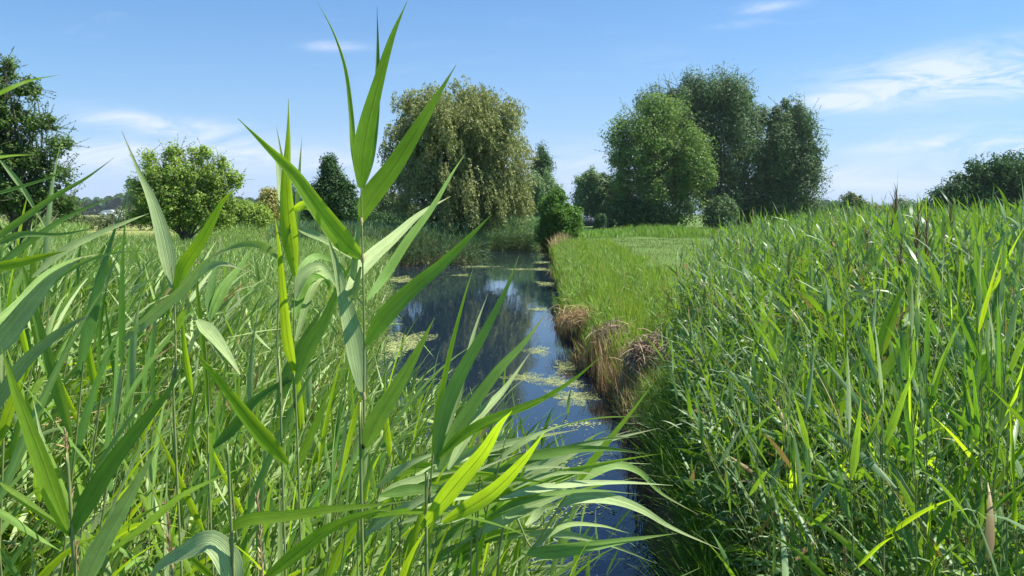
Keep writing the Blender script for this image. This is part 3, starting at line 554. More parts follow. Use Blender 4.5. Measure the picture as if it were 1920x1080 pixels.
# dead stems and litter on the cut face of the right bank
x, y = scatter(.75, 2.6, 6, 17, 3000, lambda x, y: (sdist(x, y) > -.14) & (sdist(x, y) < .1))
blades('dry_stems', 'dry brown reed stubble along the foot of the right bank', 'stubble', x, y, RS.uniform(.2, .48, len(x)), M['straw_dark'], .008, seg=4, lean=.22, base=-.04)
x, y = scatter(.95, 2.4, 8.3, 12.4, 1700, lambda x, y: (sdist(x, y) > -.1) & (sdist(x, y) < .22))
blades('dry_reeds', 'straw coloured dead reeds standing on the bank edge', 'dead reeds', x, y, RS.uniform(.3, .62, len(x)), M['straw'], .015, seg=4, lean=.12)
x, y = scatter(2.3, 3.4, 44, 50, 700, lambda x, y: (sdist(x, y) > .1) & (sdist(x, y) < 1.2))
blades('tan_grass', 'tuft of tan dead grass beside the dark bush at the far bank', 'grass', x, y, RS.uniform(.6, 1.1, len(x)), leafmat('tan', (.5, .38, .18), (.62, .5, .28), (.4, .3, .1), .25, .7, .2), .03, seg=4, lean=.25)
# three tangled heaps of straw
for px, py, Yd, rr, shp, lab in ((1090, 604, 15.0, .36, (1.5, 1.1, .55), 'pale straw heap farthest back on the right bank edge'), (1150, 644, 12.3, .28, (.95, 1, 1.0), 'brown straw heap in the middle of the right bank edge'), (1218, 686, 9.8, .27, (1.05, 1.1, 1.15), 'rust brown straw heap nearest the camera on the right bank edge')):
    c = at(px, py, Yd); K = 1100; d = nrm(RS.randn(K, 3)); d[:, 2] = np.abs(d[:, 2]); p = d*rr*RS.uniform(.7, 1.05, K)[:, None]*np.array(shp)*(1+.35*RS.randn(K, 1)*(RS.rand(K, 1) < .4))
    tdir = nrm(np.cross(d, RS.randn(K, 3))+RS.randn(K, 3)*.25-UP*.25); P, T = leaf_lines(p, tdir, RS.uniform(.15, .4, K), RS.uniform(.3, 1.5, K), 5)
    v, q, uv = ribbon(P, sides(T, RS.uniform(-1.5, 1.5, K), np.zeros(K)), RS.uniform(.006, .012, K), 2, wp=np.array([.8, 1, 1, .9, .5]))
    o = build('straw_heap', v, [q], M['straw'] if Yd > 14 else leafmat('heap_straw', (.24, .17, .11), (.48, .38, .27), (.25, .18, .1), .15, .75, .2), None, uv, loc=(c[0], c[1], c[2]+.03)); tag(o, lab, 'straw heap', 'straw heaps on the right bank')
# far-side rushes in water on the right foreground, dark base
x, y = scatter(.6, 3.4, 2.5, 8.2, 9000, lambda x, y: (sdist(x, y) > .14) & (sdist(x, y) < .95))
blades('undergrowth', 'thin dark green grass beneath the right bank reeds', 'grass', x, y, RS.uniform(.3, .95, len(x)), M['reed_dark'], .008, seg=6, lean=.35, droop=1.8, bias=(-.2, -.05))

# ------------------------------------------------------------------ floating duckweed
def flecks(c, s):
    K = len(c); a = RS.rand(K)*6.28; th = a[:, None]+np.arange(6)[None]*math.pi/3; r = s[:, None]*RS.uniform(.7, 1.2, (K, 6))
    v = np.stack([c[:, :1]+np.cos(th)*r, c[:, 1:2]+np.sin(th)*r, np.full((K, 6), .004)+RS.rand(K, 1)*.003], 2).reshape(-1, 3); i = np.arange(K)*6
    return v, np.concatenate([np.stack([i, i+1, i+2, i+3], 1), np.stack([i, i+3, i+4, i+5], 1)])
A = Acc()
def pond(px, py): r = at(px, py, 10)-np.array([0, 0, CAMZ]); k = -CAMZ/r[2]; return r[0]*k, r[1]*k
for px, py, rx, ry, K in ((985, 708, 36, 8, 900), (1035, 713, 26, 7, 700), (1010, 658, 22, 8, 500), (1070, 690, 32, 12, 900), (1075, 745, 44, 14, 1500), (1060, 720, 40, 7, 500), (760, 640, 45, 18, 900), (735, 655, 40, 15, 500),
                          (750, 525, 40, 6, 700), (865, 516, 16, 2, 400), (1015, 505, 16, 3, 500), (1025, 532, 20, 4, 600), (1020, 492, 20, 2, 400), (1010, 475, 26, 2, 300), (1010, 580, 18, 3, 120), (1090, 950, 60, 22, 260), (1060, 880, 50, 20, 220), (1065, 800, 40, 8, 160),
                          (1100, 795, 26, 5, 220), (780, 712, 40, 2, 120), (900, 500, 40, 2, 120), (1140, 860, 30, 20, 200), (975, 505, 30, 1.5, 200)):
    x0, y0 = pond(px, py); x1, _ = pond(px+rx, py); _, ya = pond(px, py-ry); _, yb = pond(px, py+ry)
    K = int(K*(2.2 if py < 780 else .35)); a = RS.rand(K)*6.28; rr = RS.rand(K)**.6*(1+.3*np.sin(a*3+px)+.2*np.sin(a*7+py)+.1*np.sin(a*13)); cx = x0+np.cos(a)*rr*abs(x1-x0); cy = y0+np.sin(a)*rr*abs(ya-yb)/2
    k = sdist(cx, cy) < 0; c = np.stack([cx, cy], 1)[k]
    sz = np.sqrt(abs(x1-x0)*abs(ya-yb)/K)*.62
    if len(c): A.add(*flecks(c, np.clip(RS.uniform(.35, 1.3, len(c))*sz, .004, .034 if py < 780 else .013)))
o = A.out('duckweed', M['duckweed']); tag(o, 'yellow green duckweed patches floating on the pond', 'duckweed', kind='stuff')
x, y = scatter(-5, 2, 4, 36, 2600, lambda x, y: sdist(x, y) < -.05, 1.2)
A = Acc(); A.add(*flecks(np.stack([x, y], 1), RS.uniform(.003, .007, len(x))*(1+y*.02))); o = A.out('floating_specks', M['speck']); tag(o, 'tiny pale seeds and specks drifting on the pond', 'debris', kind='stuff')

# ------------------------------------------------------------------ near reeds, one by one
def one_leaf(P, T, W, mat, parent, roll, twist, fold=.28, name='leaf'):
    S = sides(T[None], [roll], [twist]); v, q, uv = ribbon(P[None], S, [W], 3, fold); return build(name, v, [q], mat, parent, uv, smooth=True)
def reed_proto(H, nl, wind, Lr, Wr, name='reed', mats=None, leaffrac=.55, seg=9, dr=(.2, 1.5), plume=False):
    root = empty(name, (0, 0, -50), 'reed', 'reed'); n = 12; t = np.linspace(0, 1, n); ln = np.array([wind[0], wind[1], 0])*H
    P = np.outer(t, [0, 0, H])+np.outer(t**2, ln)+np.stack([.006*np.sin(t*9), .006*np.cos(t*7), 0*t], 1)
    v, q = tubes(P[None], (np.linspace(.0042, .0016, n))[None], 6); build('stem', v, [q], M['stem'], root, smooth=True)
    pl = random.uniform(0, 6.28)
    for j in range(nl):
        tt = 1-leaffrac*((j+random.random()*.4)/nl); b = np.array([0, 0, H*tt])+ln*tt**2; phi = pl+(j % 2)*math.pi+random.gauss(0, .4); f = j/(nl-1)
        th = .16+1.05*f**.8+random.gauss(0, .15)
        d0 = np.array([[math.cos(phi)*math.sin(th)+wind[0], math.sin(phi)*math.sin(th)+wind[1], math.cos(th)]]); L = random.uniform(*Lr)*(.8 if j == 0 else 1)
        Pn, T = leaf_lines(b[None], d0, [L], [random.uniform(*dr)*(.15+.85*f)], seg, np.array([*wind, 0])*1.6)
        one_leaf(Pn[0], T[0], random.uniform(*Wr), random.choice(mats), root, random.gauss(0, .7), random.gauss(0, 1.0))
    if plume:
        A = Acc(); K = 44; tt = RS.rand(K); b = np.outer(1-.13*tt, [0, 0, H])+np.outer((1-.13*tt)**2, ln); d = nrm(np.stack([RS.normal(-.05, .2, K), RS.normal(0, .2, K), np.ones(K)], 1))
        Pn, T = leaf_lines(b, d, RS.uniform(.05, .12, K), RS.uniform(0, .3, K), 4, np.array([-.15, 0, 0])); v, q, uv = ribbon(Pn, sides(T, RS.uniform(-1, 1, K), np.zeros(K)), np.full(K, .005), 2, wp=np.array([.6, 1, .8, .2])); A.add(v, q, 0, uv); A.out('plume', M['plume'], root)
    return root
def dup(root, loc, rz, s, label, group, cat='reed'):
    r = root.copy(); COL.objects.link(r); r.location = loc; r.rotation_euler = (0, 0, rz); r.scale = (s, s, s); r['label'] = label; r['group'] = group; r['category'] = cat
    for ch in list(root.children):
        c = ch.copy(); COL.objects.link(c); c.parent = r
    return r
class Pool:
    def __init__(s, protos): s.p = protos; s.used = set()
    def put(s, loc, rz, sc, label, group):
        r = random.choice(s.p)
        if id(r) not in s.used:
            s.used.add(id(r)); r.location = loc; r.rotation_euler = (0, 0, rz); r.scale = (sc, sc, sc); r['label'] = label; r['group'] = group; return r
        return dup(r, loc, rz, sc, label, group)
    def clean(s):
        for r in s.p:
            if id(r) not in s.used:
                for c in list(r.children): bpy.data.objects.remove(c)
                bpy.data.objects.remove(r)
H0 = 2.0
mL = [M['reed'], M['reed'], M['reed_bright'], M['reed_pale'], M['reed_bright'], M['reed_dark']]
mR = [M['reed_pale'], M['reed_bright'], M['reed_bright'], M['reed_dark'], M['reed'], M['reed_dark'], M['reed_pale']]
left = Pool([reed_proto(H0, 9, (random.uniform(.02, .14), random.uniform(-.06, .06)), (.28, .50), (.014, .027), mats=mL, dr=(.5, 2.8)) for _ in range(9)])
blown = Pool([reed_proto(H0, 8, (random.uniform(.26, .48), random.uniform(-.08, .08)), (.34, .58), (.016, .030), mats=mL, dr=(.1, .9)) for _ in range(6)])
right = Pool([reed_proto(H0, 9, (random.uniform(-.12, .04), random.uniform(-.05, .05)), (.20, .40), (.013, .026), mats=mR, dr=(.1, 1.6), leaffrac=.6) for _ in range(9)])
brown = Pool([reed_proto(H0, 5, (random.uniform(-.05, .05), 0), (.2, .3), (.010, .018), mats=mR, leaffrac=.5, plume=True) for _ in range(3)])
silL = lambda px: np.interp(px, [-200, 0, 100, 200, 350, 500, 650, 720, 800, 900, 1000, 1100, 1180], [360, 380, 440, 560, 620, 640, 690, 790, 880, 915, 965, 1020, 1080])
def plant_at(pool, px, pyt, Yd, label, group, lean=0, rz=None, over=.22):
    """a reed whose leaf tips reach the line of sight of the given pixel at depth Yd"""
    top = at(px, pyt, Yd); x = top[0]-lean*2.0; zb = max(float(hgt(x, Yd)), -.1); h = top[2]-over-zb
    if h < .85 or h > 2.7: return None
    return pool.put((x, Yd, zb), random.gauss(0, .5) if rz is None else rz, h/H0, label, group)
cnt = 0; tries = 0
while cnt < 118 and tries < 3000:
    tries += 1; Yd = random.uniform(1.6, 3.8); px = random.uniform(-120, 700); pyt = silL(px)+abs(random.gauss(0, 170))
    if pyt > 1150: continue
    lab, gp = (('green reed in the crowded stand at the lower left corner', 'reeds crowding the lower left corner') if px < 330 else ('green reed standing between left corner stand and the tall central reed', 'reeds left of the tall central reed'))
    if plant_at(left, px, pyt, Yd, lab, gp, .08) is not None: cnt += 1
cnt = 0; tries = 0
while cnt < 50 and tries < 3000:
    tries += 1; Yd = random.uniform(1.6, 3.4); px = random.uniform(640, 1040); pyt = silL(px)+abs(random.gauss(0, 110))
    if pyt > 1130: continue
    if plant_at(blown, px, pyt, Yd, 'windblown reed leaning right over the water below the tall central reed', 'reeds blown over the near water', .25, over=.1) is not None: cnt += 1
silR = lambda px: np.interp(px, [1180, 1230, 1300, 1400, 1500, 1600, 1700, 1800, 1920, 2050], [1020, 900, 740, 660, 600, 540, 475, 415, 355, 320])
cnt = 0; tries = 0
while cnt < 112 and tries < 4000:
    tries += 1; Yd = random.uniform(1.9, 4.8); px = random.uniform(1215, 2030); pyt = silR(px)+abs(random.gauss(0, 190))
    if pyt > 1120: continue
    x = (px-960)/F*Yd
    if x < float(REDGE(Yd))-.1: continue
    lab, gp = (('green reed with yellow lit top leaves at the water edge of the right bank stand', 'reeds at the water edge of the right bank') if px < 1500 else ('tall green reed with sunlit spear leaves in the stand at the lower right corner', 'reeds crowding the lower right corner'))
    if plant_at(right, px, pyt, Yd, lab, gp, -.03, rz=random.uniform(-1, 1)) is not None: cnt += 1
for i, (px, py, Yd, lab) in enumerate(((1590, 455, 5.2, 'leftmost brown plumed reed'), (1605, 470, 6.0, 'brown plumed reed just right of the leftmost plume'), (1627, 430, 7, 'short brown plume poking up near the reed tops'), (1676, 440, 4.8, 'brown plumed reed left of the darkest plume'),
                                      (1722, 385, 4.4, 'tallest darkest brown plumed reed'), (1738, 400, 4.6, 'brown plumed reed right behind the tallest plume'), (1760, 410, 5.5, 'thin brown plume right of the tallest plume'), (1665, 352, 5.6, 'pale upright plume rising highest against the sky'), (1788, 380, 5.2, 'brown plumed reed nearest the broad dark tree'), (1560, 440, 6.4, 'faint brown plume farthest left above the reed tops'), (1480, 470, 6.5, 'brown plumed reed alone toward the grove'))):
    plant_at(brown, px, py, Yd, lab, 'reeds with brown plumes above the right bed', over=.05)
for p in (left, blown, right, brown): p.clean()

# the big reeds in front of the lens, leaf by leaf: pixel path, width in px, material, depth of base and tip
CAM = np.array([0, 0, CAMZ])
def traced_leaf(parent, pts, wpx, mat, d0, d1, roll=0.0, twist=0.0, fold=.30, org=None):
    k = len(pts); P = np.array([at(px, py, d0+(d1-d0)*i/(k-1)) for i, (px, py) in enumerate(pts)]); C_ = smooth_path(P, 26)
    T = nrm(np.gradient(C_, axis=0)); vw = nrm(C_-CAM); s = nrm(np.cross(T, vw)); b = nrm(np.cross(s, T)); a = (roll+twist*np.linspace(0, 1, 26))[:, None]
    S = s*np.cos(a)+b*np.sin(a); W = .83*wpx/F*(d0+d1)/2
    v, q, uv = ribbon((C_-org)[None], S[None], [W], 3, fold); return build('leaf', v, [q], M[mat], parent, uv, smooth=True)
def hero(label, stem, sw, leaves, Yd, group='big reeds standing close in front', nodes=()):
    p = [at(x, y, Yd+(s[2] if len(s) > 2 else 0)) for s in stem for x, y in [s[:2]]]
    bz = p[-1].copy(); bz[1] += .04; bz[2] = max(float(hgt(bz[0], bz[1])), -.05); bz[0] += (p[-1][0]-p[0][0])*.4; p.append(bz)
    root = empty('reed', bz, label, 'reed', group); C_ = smooth_path(p, 30)-bz
    v, q = tubes(C_[None], (np.linspace(.35, 1, 30)*sw/F*Yd*.5)[None], 8); build('stem', v, [q], M['stem'], root, smooth=True)
    for nx_, ny_ in nodes:
        c = at(nx_, ny_, Yd)-bz; P = np.array([[c-UP*.006, c, c+UP*.006]]); v, q = tubes(P, np.array([[.8, 1.25, .8]])*sw/F*Yd*.5, 8); build('joint', v, [q], M['node'], root, smooth=True)
    for L in leaves:
        pts, wpx, mat = L[:3]; dz = L[3] if len(L) > 3 else .08; roll = L[4] if len(L) > 4 else random.gauss(0, .25)
        traced_leaf(root, pts, wpx, mat, Yd, Yd+dz, roll, random.gauss(0, .35) if len(L) < 6 else L[5], org=bz)
    return root
hero('tall central reed with large glowing spear leaves against the sky', [(677, 352), (680, 483), (683, 640), (682, 835), (679, 1010)], 7, [
    ([(677, 353), (680, 290), (690, 230), (708, 160), (735, 70), (763, 3)], 44, 'reed_bright', .05, .1, 0),
    ([(679, 358), (695, 290), (706, 200), (709, 110), (707, 12)], 26, 'reed', .12, .5, 0),
    ([(672, 350), (663, 280), (659, 215), (648, 130), (625, 60), (594, 2)], 13, 'reed_bright', .1, .3, 0),
    ([(676, 417), (695, 370), (740, 310), (790, 230), (820, 180), (855, 122)], 46, 'reed_bright', .06, .1, 0),
    ([(680, 484), (645, 452), (600, 395), (550, 325), (500, 275), (446, 222)], 46, 'reed_bright', .1, .1, 0),
    ([(681, 742), (668, 650), (650, 575), (632, 500), (610, 432)], 46, 'reed_pale', .1, .2, 0),
    ([(686, 648), (718, 600), (770, 545), (830, 495), (880, 445), (922, 402)], 42, 'reed_dark', -.05, .2, 0),
    ([(650, 545), (690, 490), (740, 445), (790, 400), (845, 368)], 34, 'reed_pale', .2, .3, .2),
    ([(688, 562), (720, 520), (765, 450), (810, 390), (845, 330), (872, 288)], 22, 'reed', .2, .1, 0),
    ([(684, 840), (705, 790), (745, 725), (785, 655), (815, 595)], 44, 'reed', -.03, 0, .2),
    ([(676, 500), (660, 560), (668, 470), (674, 410), (688, 365)], 20, 'reed_pale', .05, .3, .3)], 1.05, nodes=((677, 416), (680, 484), (682, 742)))
hero('twin stemmed reed with folded pale tip leaf left of the tall central reed', [(545, 420), (528, 500), (520, 640), (528, 760), (530, 900)], 5, [
    ([(554, 517), (546, 450), (540, 390), (538, 330), (541, 260), (541, 186)], 40, 'reed_bright', .0, .35, .2),
    ([(548, 430), (536, 380), (526, 330), (514, 278)], 34, 'reed_pale', .1, .2, 0),
    ([(548, 420), (538, 350), (528, 290), (517, 232)], 12, 'reed', .1, .3, 0),
    ([(556, 480), (557, 410), (561, 330), (566, 257)], 14, 'reed', .05, .2, 0),
    ([(522, 484), (495, 460), (460, 456), (425, 468), (395, 485)], 22, 'reed_pale', -.1, .5, .3),
    ([(548, 392), (580, 388), (610, 420), (640, 478)], 26, 'reed_bright', -.15, .4, 0),
    ([(560, 430), (600, 445), (640, 470), (690, 505)], 20, 'reed_pale', -.1, .3, 0),
    ([(553, 700), (540, 640), (532, 560), (524, 470), (515, 400)], 26, 'reed_bright', -.1, .3, 0),
    ([(555, 720), (580, 650), (610, 600), (640, 530), (668, 480)], 34, 'reed', .0, .2, 0),
    ([(540, 870), (495, 820), (450, 765), (400, 700), (360, 655)], 38, 'reed_bright', -.1, .1, 0)], 1.2)
hero('reed with curling grey green leaves drooping right beside the twin stemmed reed', [(552, 520), (551, 620), (552, 760), (560, 900)], 5, [
    ([(554, 560), (570, 515), (600, 500), (625, 525), (650, 590)], 26, 'reed_pale', .05, .3, 0),
    ([(553, 600), (560, 560), (585, 520), (618, 538), (610, 575)], 26, 'reed', .1, .2, 0),
    ([(554, 640), (590, 530), (625, 520), (670, 560), (700, 600)], 22, 'reed_pale', .2, .2, 0),
    ([(551, 560), (570, 500), (600, 480), (640, 500), (660, 540)], 20, 'reed', .15, .2, 0)], 1.3)
hero('reed with striped pale blade and dark green blade in a V left of centre', [(322, 500), (327, 560), (330, 700), (332, 900)], 6, [
    ([(323, 540), (314, 480), (300, 420), (283, 370), (262, 325), (228, 245)], 34, 'reed_pale', .05, .1, 0),
    ([(327, 555), (345, 500), (375, 455), (400, 410), (420, 375), (453, 345)], 30, 'reed_bright', .0, .1, 0),
    ([(331, 565), (355, 530), (385, 503), (420, 495), (465, 508)], 28, 'reed_pale', -.05, .3, 0),
    ([(332, 620), (345, 590), (358, 588), (362, 598)], 18, 'reed', -.05, .4, 0),
    ([(390, 605), (420, 540), (450, 500), (480, 455)], 24, 'reed', .1, .2, 0), ([(230, 640), (290, 590), (345, 540), (380, 495), (430, 460)], 26, 'reed_pale', -.1, .2, 0),
    ([(392, 600), (395, 540), (408, 490), (415, 440)], 18, 'reed_dark', .1, .2, 0),
    ([(370, 600), (400, 630), (430, 670), (455, 710)], 34, 'reed_pale', -.1, .3, 0)], 1.45)
hero('reed at the left edge with broad grey green blade arching to the right', [(-40, 640), (-30, 800), (-20, 1000)], 7, [
    ([(-30, 680), (15, 625), (65, 560), (105, 515), (158, 482)], 46, 'reed_pale', .0, .1, 0),
    ([(-20, 790), (30, 700), (90, 640), (140, 605), (172, 592)], 30, 'reed_pale', .0, .2, 0),
    ([(-30, 505), (30, 495), (85, 480), (125, 470)], 24, 'reed_bright', .0, .2, 0),
    ([(-30, 620), (30, 575), (80, 520), (130, 490), (190, 475)], 20, 'reed', .2, .2, 0),
    ([(-30, 370), (40, 350), (100, 330), (150, 300)], 8, 'reed', .0, .4, 0)], .95)
hero('reed at the far left with long thin blades crossing the orchard tree', [(-60, 420), (-50, 600), (-40, 900)], 5, [
    ([(-40, 470), (30, 420), (100, 370), (160, 335), (215, 295)], 16, 'reed', .0, .2, 0), ([(-30, 520), (60, 450), (140, 400), (250, 355)], 16, 'reed_dark', .1, .2, 0),
    ([(-30, 190), (20, 165), (60, 150), (115, 140)], 9, 'reed_bright', .1, .2, 0), ([(-30, 300), (20, 292), (70, 290)], 7, 'reed_bright', .1, .2, 0), ([(0, 300), (40, 350), (70, 400), (110, 470)], 12, 'reed_pale', .1, .2, 0),
    ([(60, 520), (120, 470), (180, 440), (240, 415), (280, 400)], 18, 'reed_pale', .1, .2, 0), ([(30, 600), (110, 520), (190, 480), (275, 470)], 12, 'reed', .0, .2, 0),
    ([(-10, 460), (40, 440), (110, 440), (190, 425)], 16, 'reed', .0, .2, 0)], 1.35)
hero('reed at the lower left with glowing blade leaning left and dark blade leaning right', [(130, 990), (138, 1050), (145, 1120)], 8, [
    ([(129, 1004), (100, 930), (72, 850), (42, 770), (18, 700), (2, 650)], 42, 'reed_bright', .0, .1, 0),
    ([(133, 1006), (165, 940), (215, 860), (270, 790), (315, 735), (347, 680)], 42, 'reed_dark', .0, .0, 0),
    ([(128, 1010), (112, 960), (100, 900), (78, 820), (60, 740)], 18, 'reed_pale', .1, .1, 0),
    ([(150, 1110), (175, 1050), (225, 960), (265, 890), (298, 832)], 46, 'reed_pale', -.05, 0, 0),
    ([(0, 905), (60, 950), (130, 1000), (200, 1040)], 18, 'reed_bright', .0, .2, 0)], .85)
hero('reed at the bottom with bent broad pale blade folded over', [(430, 1010), (435, 1060), (440, 1120)], 7, [
    ([(440, 1130), (432, 1060), (395, 1015), (345, 1035), (298, 1062), (270, 1110)], 60, 'reed_pale', .0, -.02, 0),
    ([(418, 1000), (465, 975), (540, 968), (620, 955), (700, 948), (775, 938)], 30, 'reed_bright', .0, .2, 0),
    ([(490, 1090), (560, 1035), (620, 990), (700, 960), (740, 960)], 34, 'reed_bright', .0, .2, 0),
    ([(200, 1040), (280, 980), (340, 930), (400, 900), (470, 870)], 18, 'reed_bright', .1, .3, 0)], .80)
hero('reed with a fan of long dark green blades rising over the pond', [(812, 850), (805, 940), (800, 1090)], 8, [
    ([(815, 870), (835, 770), (870, 690), (910, 620), (950, 540), (973, 480)], 34, 'reed_dark', .1, .1, 0),
    ([(810, 860), (822, 770), (842, 670), (868, 567), (888, 500)], 15, 'reed_bright', .1, .1, 0),
    ([(818, 880), (838, 800), (870, 700), (890, 620), (915, 550)], 20, 'reed_pale', .15, .2, 0),
    ([(825, 880), (860, 800), (930, 700), (985, 640), (1025, 585)], 32, 'reed', .1, .1, 0),
    ([(840, 880), (890, 790), (945, 730), (995, 660)], 26, 'reed_pale', .15, .1, 0),
    ([(820, 860), (870, 815), (930, 785), (1010, 750), (1064, 736)], 26, 'reed_bright', .0, .3, 0),
    ([(830, 850), (900, 795), (1000, 757), (1075, 712), (1133, 662)], 20, 'reed_bright', .0, .3, 0),
    ([(790, 990), (850, 915), (905, 850), (935, 800), (960, 770)], 42, 'reed_bright', -.1, .1, 0),
    ([(830, 980), (920, 925), (980, 865), (1023, 808)], 38, 'reed_bright', -.1, .1, 0)], 1.25)
hero('dark stemmed reed bending over the water with arching blades at bottom centre', [(1072, 915), (1045, 955), (1000, 1025), (930, 1100)], 6, [
    ([(1070, 918), (1105, 872), (1150, 815), (1190, 765), (1225, 718)], 17, 'reed_bright', .1, .1, 0),
    ([(1070, 915), (1110, 888), (1155, 872), (1200, 886), (1240, 925), (1310, 965)], 24, 'reed', .1, .3, 0),
    ([(1046, 950), (1090, 933), (1150, 937), (1205, 957), (1260, 990), (1350, 1030)], 30, 'reed_pale', .1, .3, 0),
    ([(985, 985), (1010, 960), (1040, 900), (1070, 885), (1130, 868), (1220, 870)], 22, 'reed_pale', .1, .2, 0),
    ([(978, 1036), (1040, 1034), (1110, 1024), (1180, 1012), (1270, 1000)], 32, 'reed', .1, .0, 0),
    ([(960, 1060), (1050, 990), (1120, 985), (1180, 1000)], 14, 'reed_pale', .1, .3, 0)], 1.5)
hero('slim reed with pointed dark blades just left of the pond edge', [(385, 640), (392, 760), (396, 1000)], 5, [
    ([(392, 780), (388, 700), (378, 620), (370, 540), (372, 470)], 16, 'reed_bright', .0, .1, 0), ([(394, 900), (395, 820), (388, 760), (384, 700)], 14, 'reed_bright', .1, .1, 0),
    ([(520, 760), (545, 690), (580, 620), (610, 570)], 30, 'reed', .0, .1, 0), ([(400, 840), (440, 800), (480, 750), (560, 700), (610, 660)], 26, 'reed_dark', .0, .2, 0)], 1.6)
hero('right bank reed with two glowing spear leaves one above the other', [(1655, 640), (1651, 712), (1650, 800), (1648, 960)], 4, [
    ([(1651, 667), (1662, 620), (1680, 570), (1696, 528)], 27, 'reed_bright', .05, .1, 0), ([(1651, 713), (1672, 675), (1700, 627)], 27, 'reed_bright', .05, .1, 0),
    ([(1645, 712), (1630, 675), (1612, 640), (1600, 612)], 12, 'reed_pale', .1, .1, 0), ([(1640, 782), (1610, 750), (1572, 710), (1535, 660)], 15, 'reed_pale', .1, .1, 0),
    ([(1662, 862), (1666, 815), (1657, 772)], 15, 'reed_bright', .05, .1, 0)], 2.5)
hero('right bank reed with broad glowing leaf pointing up right and pale leaf up left', [(1835, 640), (1826, 720), (1822, 800), (1820, 960)], 4, [
    ([(1825, 722), (1842, 682), (1861, 640)], 28, 'reed_bright', .05, .1, 0), ([(1824, 690), (1805, 660), (1790, 625), (1784, 590)], 13, 'reed_pale', .1, .1, 0),
    ([(1830, 668), (1870, 645), (1925, 608)], 12, 'reed_bright', .1, .2, 0), ([(1833, 650), (1838, 600), (1848, 555)], 13, 'reed', .1, .2, 0)], 2.6)
hero('right bank reed with one short glowing spear leaf low in the corner stand', [(1716, 830), (1710, 870), (1708, 1000)], 4, [
    ([(1710, 868), (1708, 840), (1718, 802)], 18, 'reed_bright', .05, .1, 0), ([(1710, 900), (1735, 860), (1765, 830)], 12, 'reed', .1, .1, 0), ([(1709, 930), (1685, 890), (1655, 860)], 13, 'reed_pale', .1, .1, 0)], 2.2)
hero('right bank reed with upright glowing leaf touching the bottom frame edge', [(1745, 1050), (1746, 1120)], 4, [
    ([(1746, 1090), (1744, 1035), (1739, 985)], 19, 'reed_bright', .05, .1, 0), ([(1746, 1095), (1775, 1040), (1800, 1000)], 14, 'reed', .1, .1, 0)], 2.0)
hero('right bank reed with thin glowing spear left of the paired spear leaves', [(1432, 680), (1424, 730), (1420, 850)], 4, [
    ([(1422, 728), (1428, 695), (1438, 660)], 15, 'reed_bright', .05, .1, 0), ([(1421, 760), (1395, 720), (1370, 690)], 12, 'reed_pale', .1, .1, 0),
    ([(1520, 806), (1545, 787), (1575, 757), (1598, 733)], 11, 'reed_bright', .1, .2, 0)], 3.0)
wet = 'windblown reed leaning right over the water below the tall central reed'
for i in range(9):
    bx = random.uniform(700, 930); by = random.uniform(900, 1040); lv = []
    for j in range(5):
        x0 = bx+j*random.uniform(4, 14)-20; y0 = by-j*random.uniform(14, 34)+40; Lp = random.uniform(170, 330); a = random.uniform(.15, .75); sag = random.uniform(.1, .75)
        pts = [(x0+Lp*t*math.cos(a)*(1+.15*t), y0-Lp*t*math.sin(a)+Lp*sag*t*t*.62) for t in (0, .25, .5, .75, 1)]
        lv.append((pts, random.uniform(14, 30), random.choice(['reed_pale', 'reed', 'reed_bright', 'reed_pale']), random.uniform(-.05, .1), random.uniform(-.3, .7), random.gauss(0, .6)))
    hero(wet, [(bx+30, by-110), (bx+8, by-30), (bx-12, by+50), (bx-30, by+140)], 4, lv, random.uniform(1.3, 2.0), group='reeds blown over the near water')
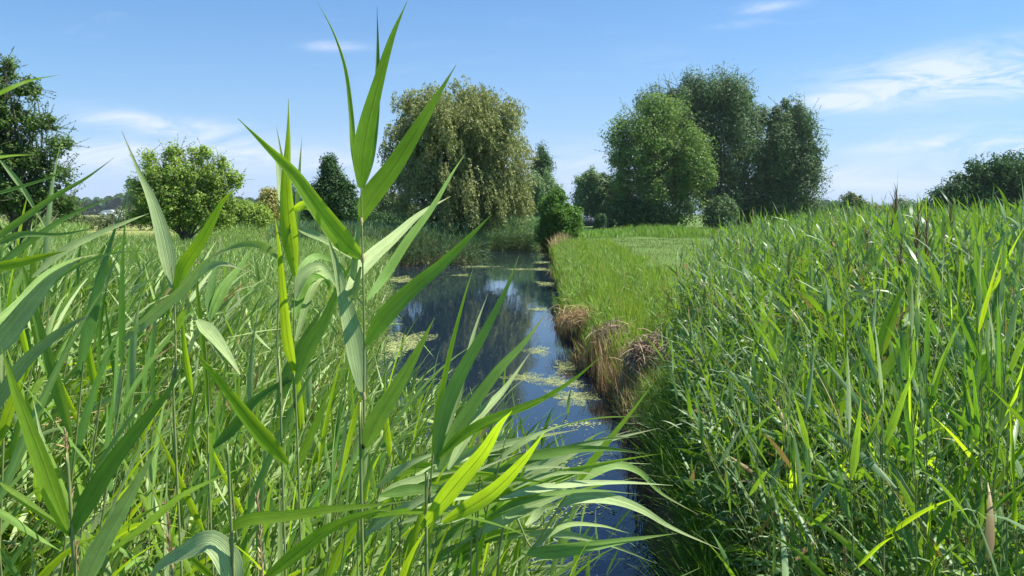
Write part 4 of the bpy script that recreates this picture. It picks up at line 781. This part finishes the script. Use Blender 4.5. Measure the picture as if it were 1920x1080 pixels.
for px, py, Yd, lab in ((140, 830, 1.2, 'tan seeding grass spike in the lower left reeds'), (330, 960, 1.1, 'short tan grass spike between the lower left blades'), (500, 950, 1.3, 'tan grass spike below the twin stemmed reed'), (1885, 930, 2.4, 'tan grass spike at the lower right corner'), (1600, 1010, 2.3, 'tan grass spike in the lower right reeds')):
    b = at(px, py+60, Yd); gz = b.copy(); gz[2] = max(float(hgt(b[0], b[1])), 0); root = empty('grass_spike', gz, lab, 'grass spike', 'tan seeding grass spikes')
    top = at(px-18, py-20, Yd)-gz; P = smooth_path([np.zeros(3), top*.6+np.array([.02, 0, 0]), top], 12); v, q = tubes(P[None], np.full((1, 12), .0012), 5); build('stem', v, [q], M['straw'], root)
    K = 90; tt = RS.rand(K); bb = P[-1]+(P[-3]-P[-1])*tt[:, None]*.9; d = nrm(RS.randn(K, 3)*.35+nrm(P[-1]-P[-3])); Pn, T = leaf_lines(bb, d, RS.uniform(.008, .02, K), np.full(K, .3), 3); v, q, uv = ribbon(Pn, sides(T, RS.uniform(-1, 1, K), np.zeros(K)), np.full(K, .003), 2, wp=np.array([.7, 1, .2])); build('seed_head', v, [q], M['straw'], root, uv)

# clumps of sedge stuffing the shade beneath the near reeds
for k, (mt, cn, inc) in enumerate(((M['reed'], 2000, (.3, 1.4)), (M['reed_pale'], 1900, (.6, 1.7)), (M['bed_left'], 1500, (.5, 1.6)))):
    x, y = scatter(-4.4, 0.4, 1.1+.2*k, 4.8, cn, lambda x, y: (x < -.15) & inview(x, y, .85))
    reed_mass('near_undergrowth', ('tangle of lower reed leaves beneath the big foreground reeds', 'pale bent leaves tangled beneath the big foreground reeds', 'fresh light leaves filling gaps beneath the big foreground reeds')[k], 'reeds', x, y,
        np.clip(RS.uniform(.95, 1.78, len(x))-.42*np.maximum(x+1.3, 0), .4, 2), [mt, M['stem']], nl=8, seg=7, Lr=(.25, .45), Wr=(.012, .026), wind=(.26, 0, 0), leaffrac=.8, cross=3, droopr=(.3, 2.4), inc=inc)
x, y = scatter(.7, 5, 1.8, 4.5, 900, lambda x, y: (x > REDGE(y)) & inview(x, y, .85))
reed_mass('near_undergrowth', 'tangle of lower leaves beneath the near right bank reeds', 'reeds', x, y, RS.uniform(.9, 1.6, len(x)), [M['bed_right'], M['stem']], nl=8, seg=6, Lr=(.18, .36), Wr=(.011, .024), wind=(-.1, 0, 0), leaffrac=.65, cross=3, stemr=.0025)

# ------------------------------------------------------------------ the air
mh, n = newmat('haze'); vol = n('ShaderNodeVolumePrincipled', {'Color': (.80, .88, 1, 1), 'Density': .00012, 'Anisotropy': .2})
n.l.new(vol.outputs[0], n('ShaderNodeOutputMaterial').inputs[1]); A = Acc(); A.add(*box(-1520, 1520, -70, 1520, -1.8, 70)); o = A.out('haze', mh); tag(o, 'thin blue summer haze over the meadows', kind='stuff')
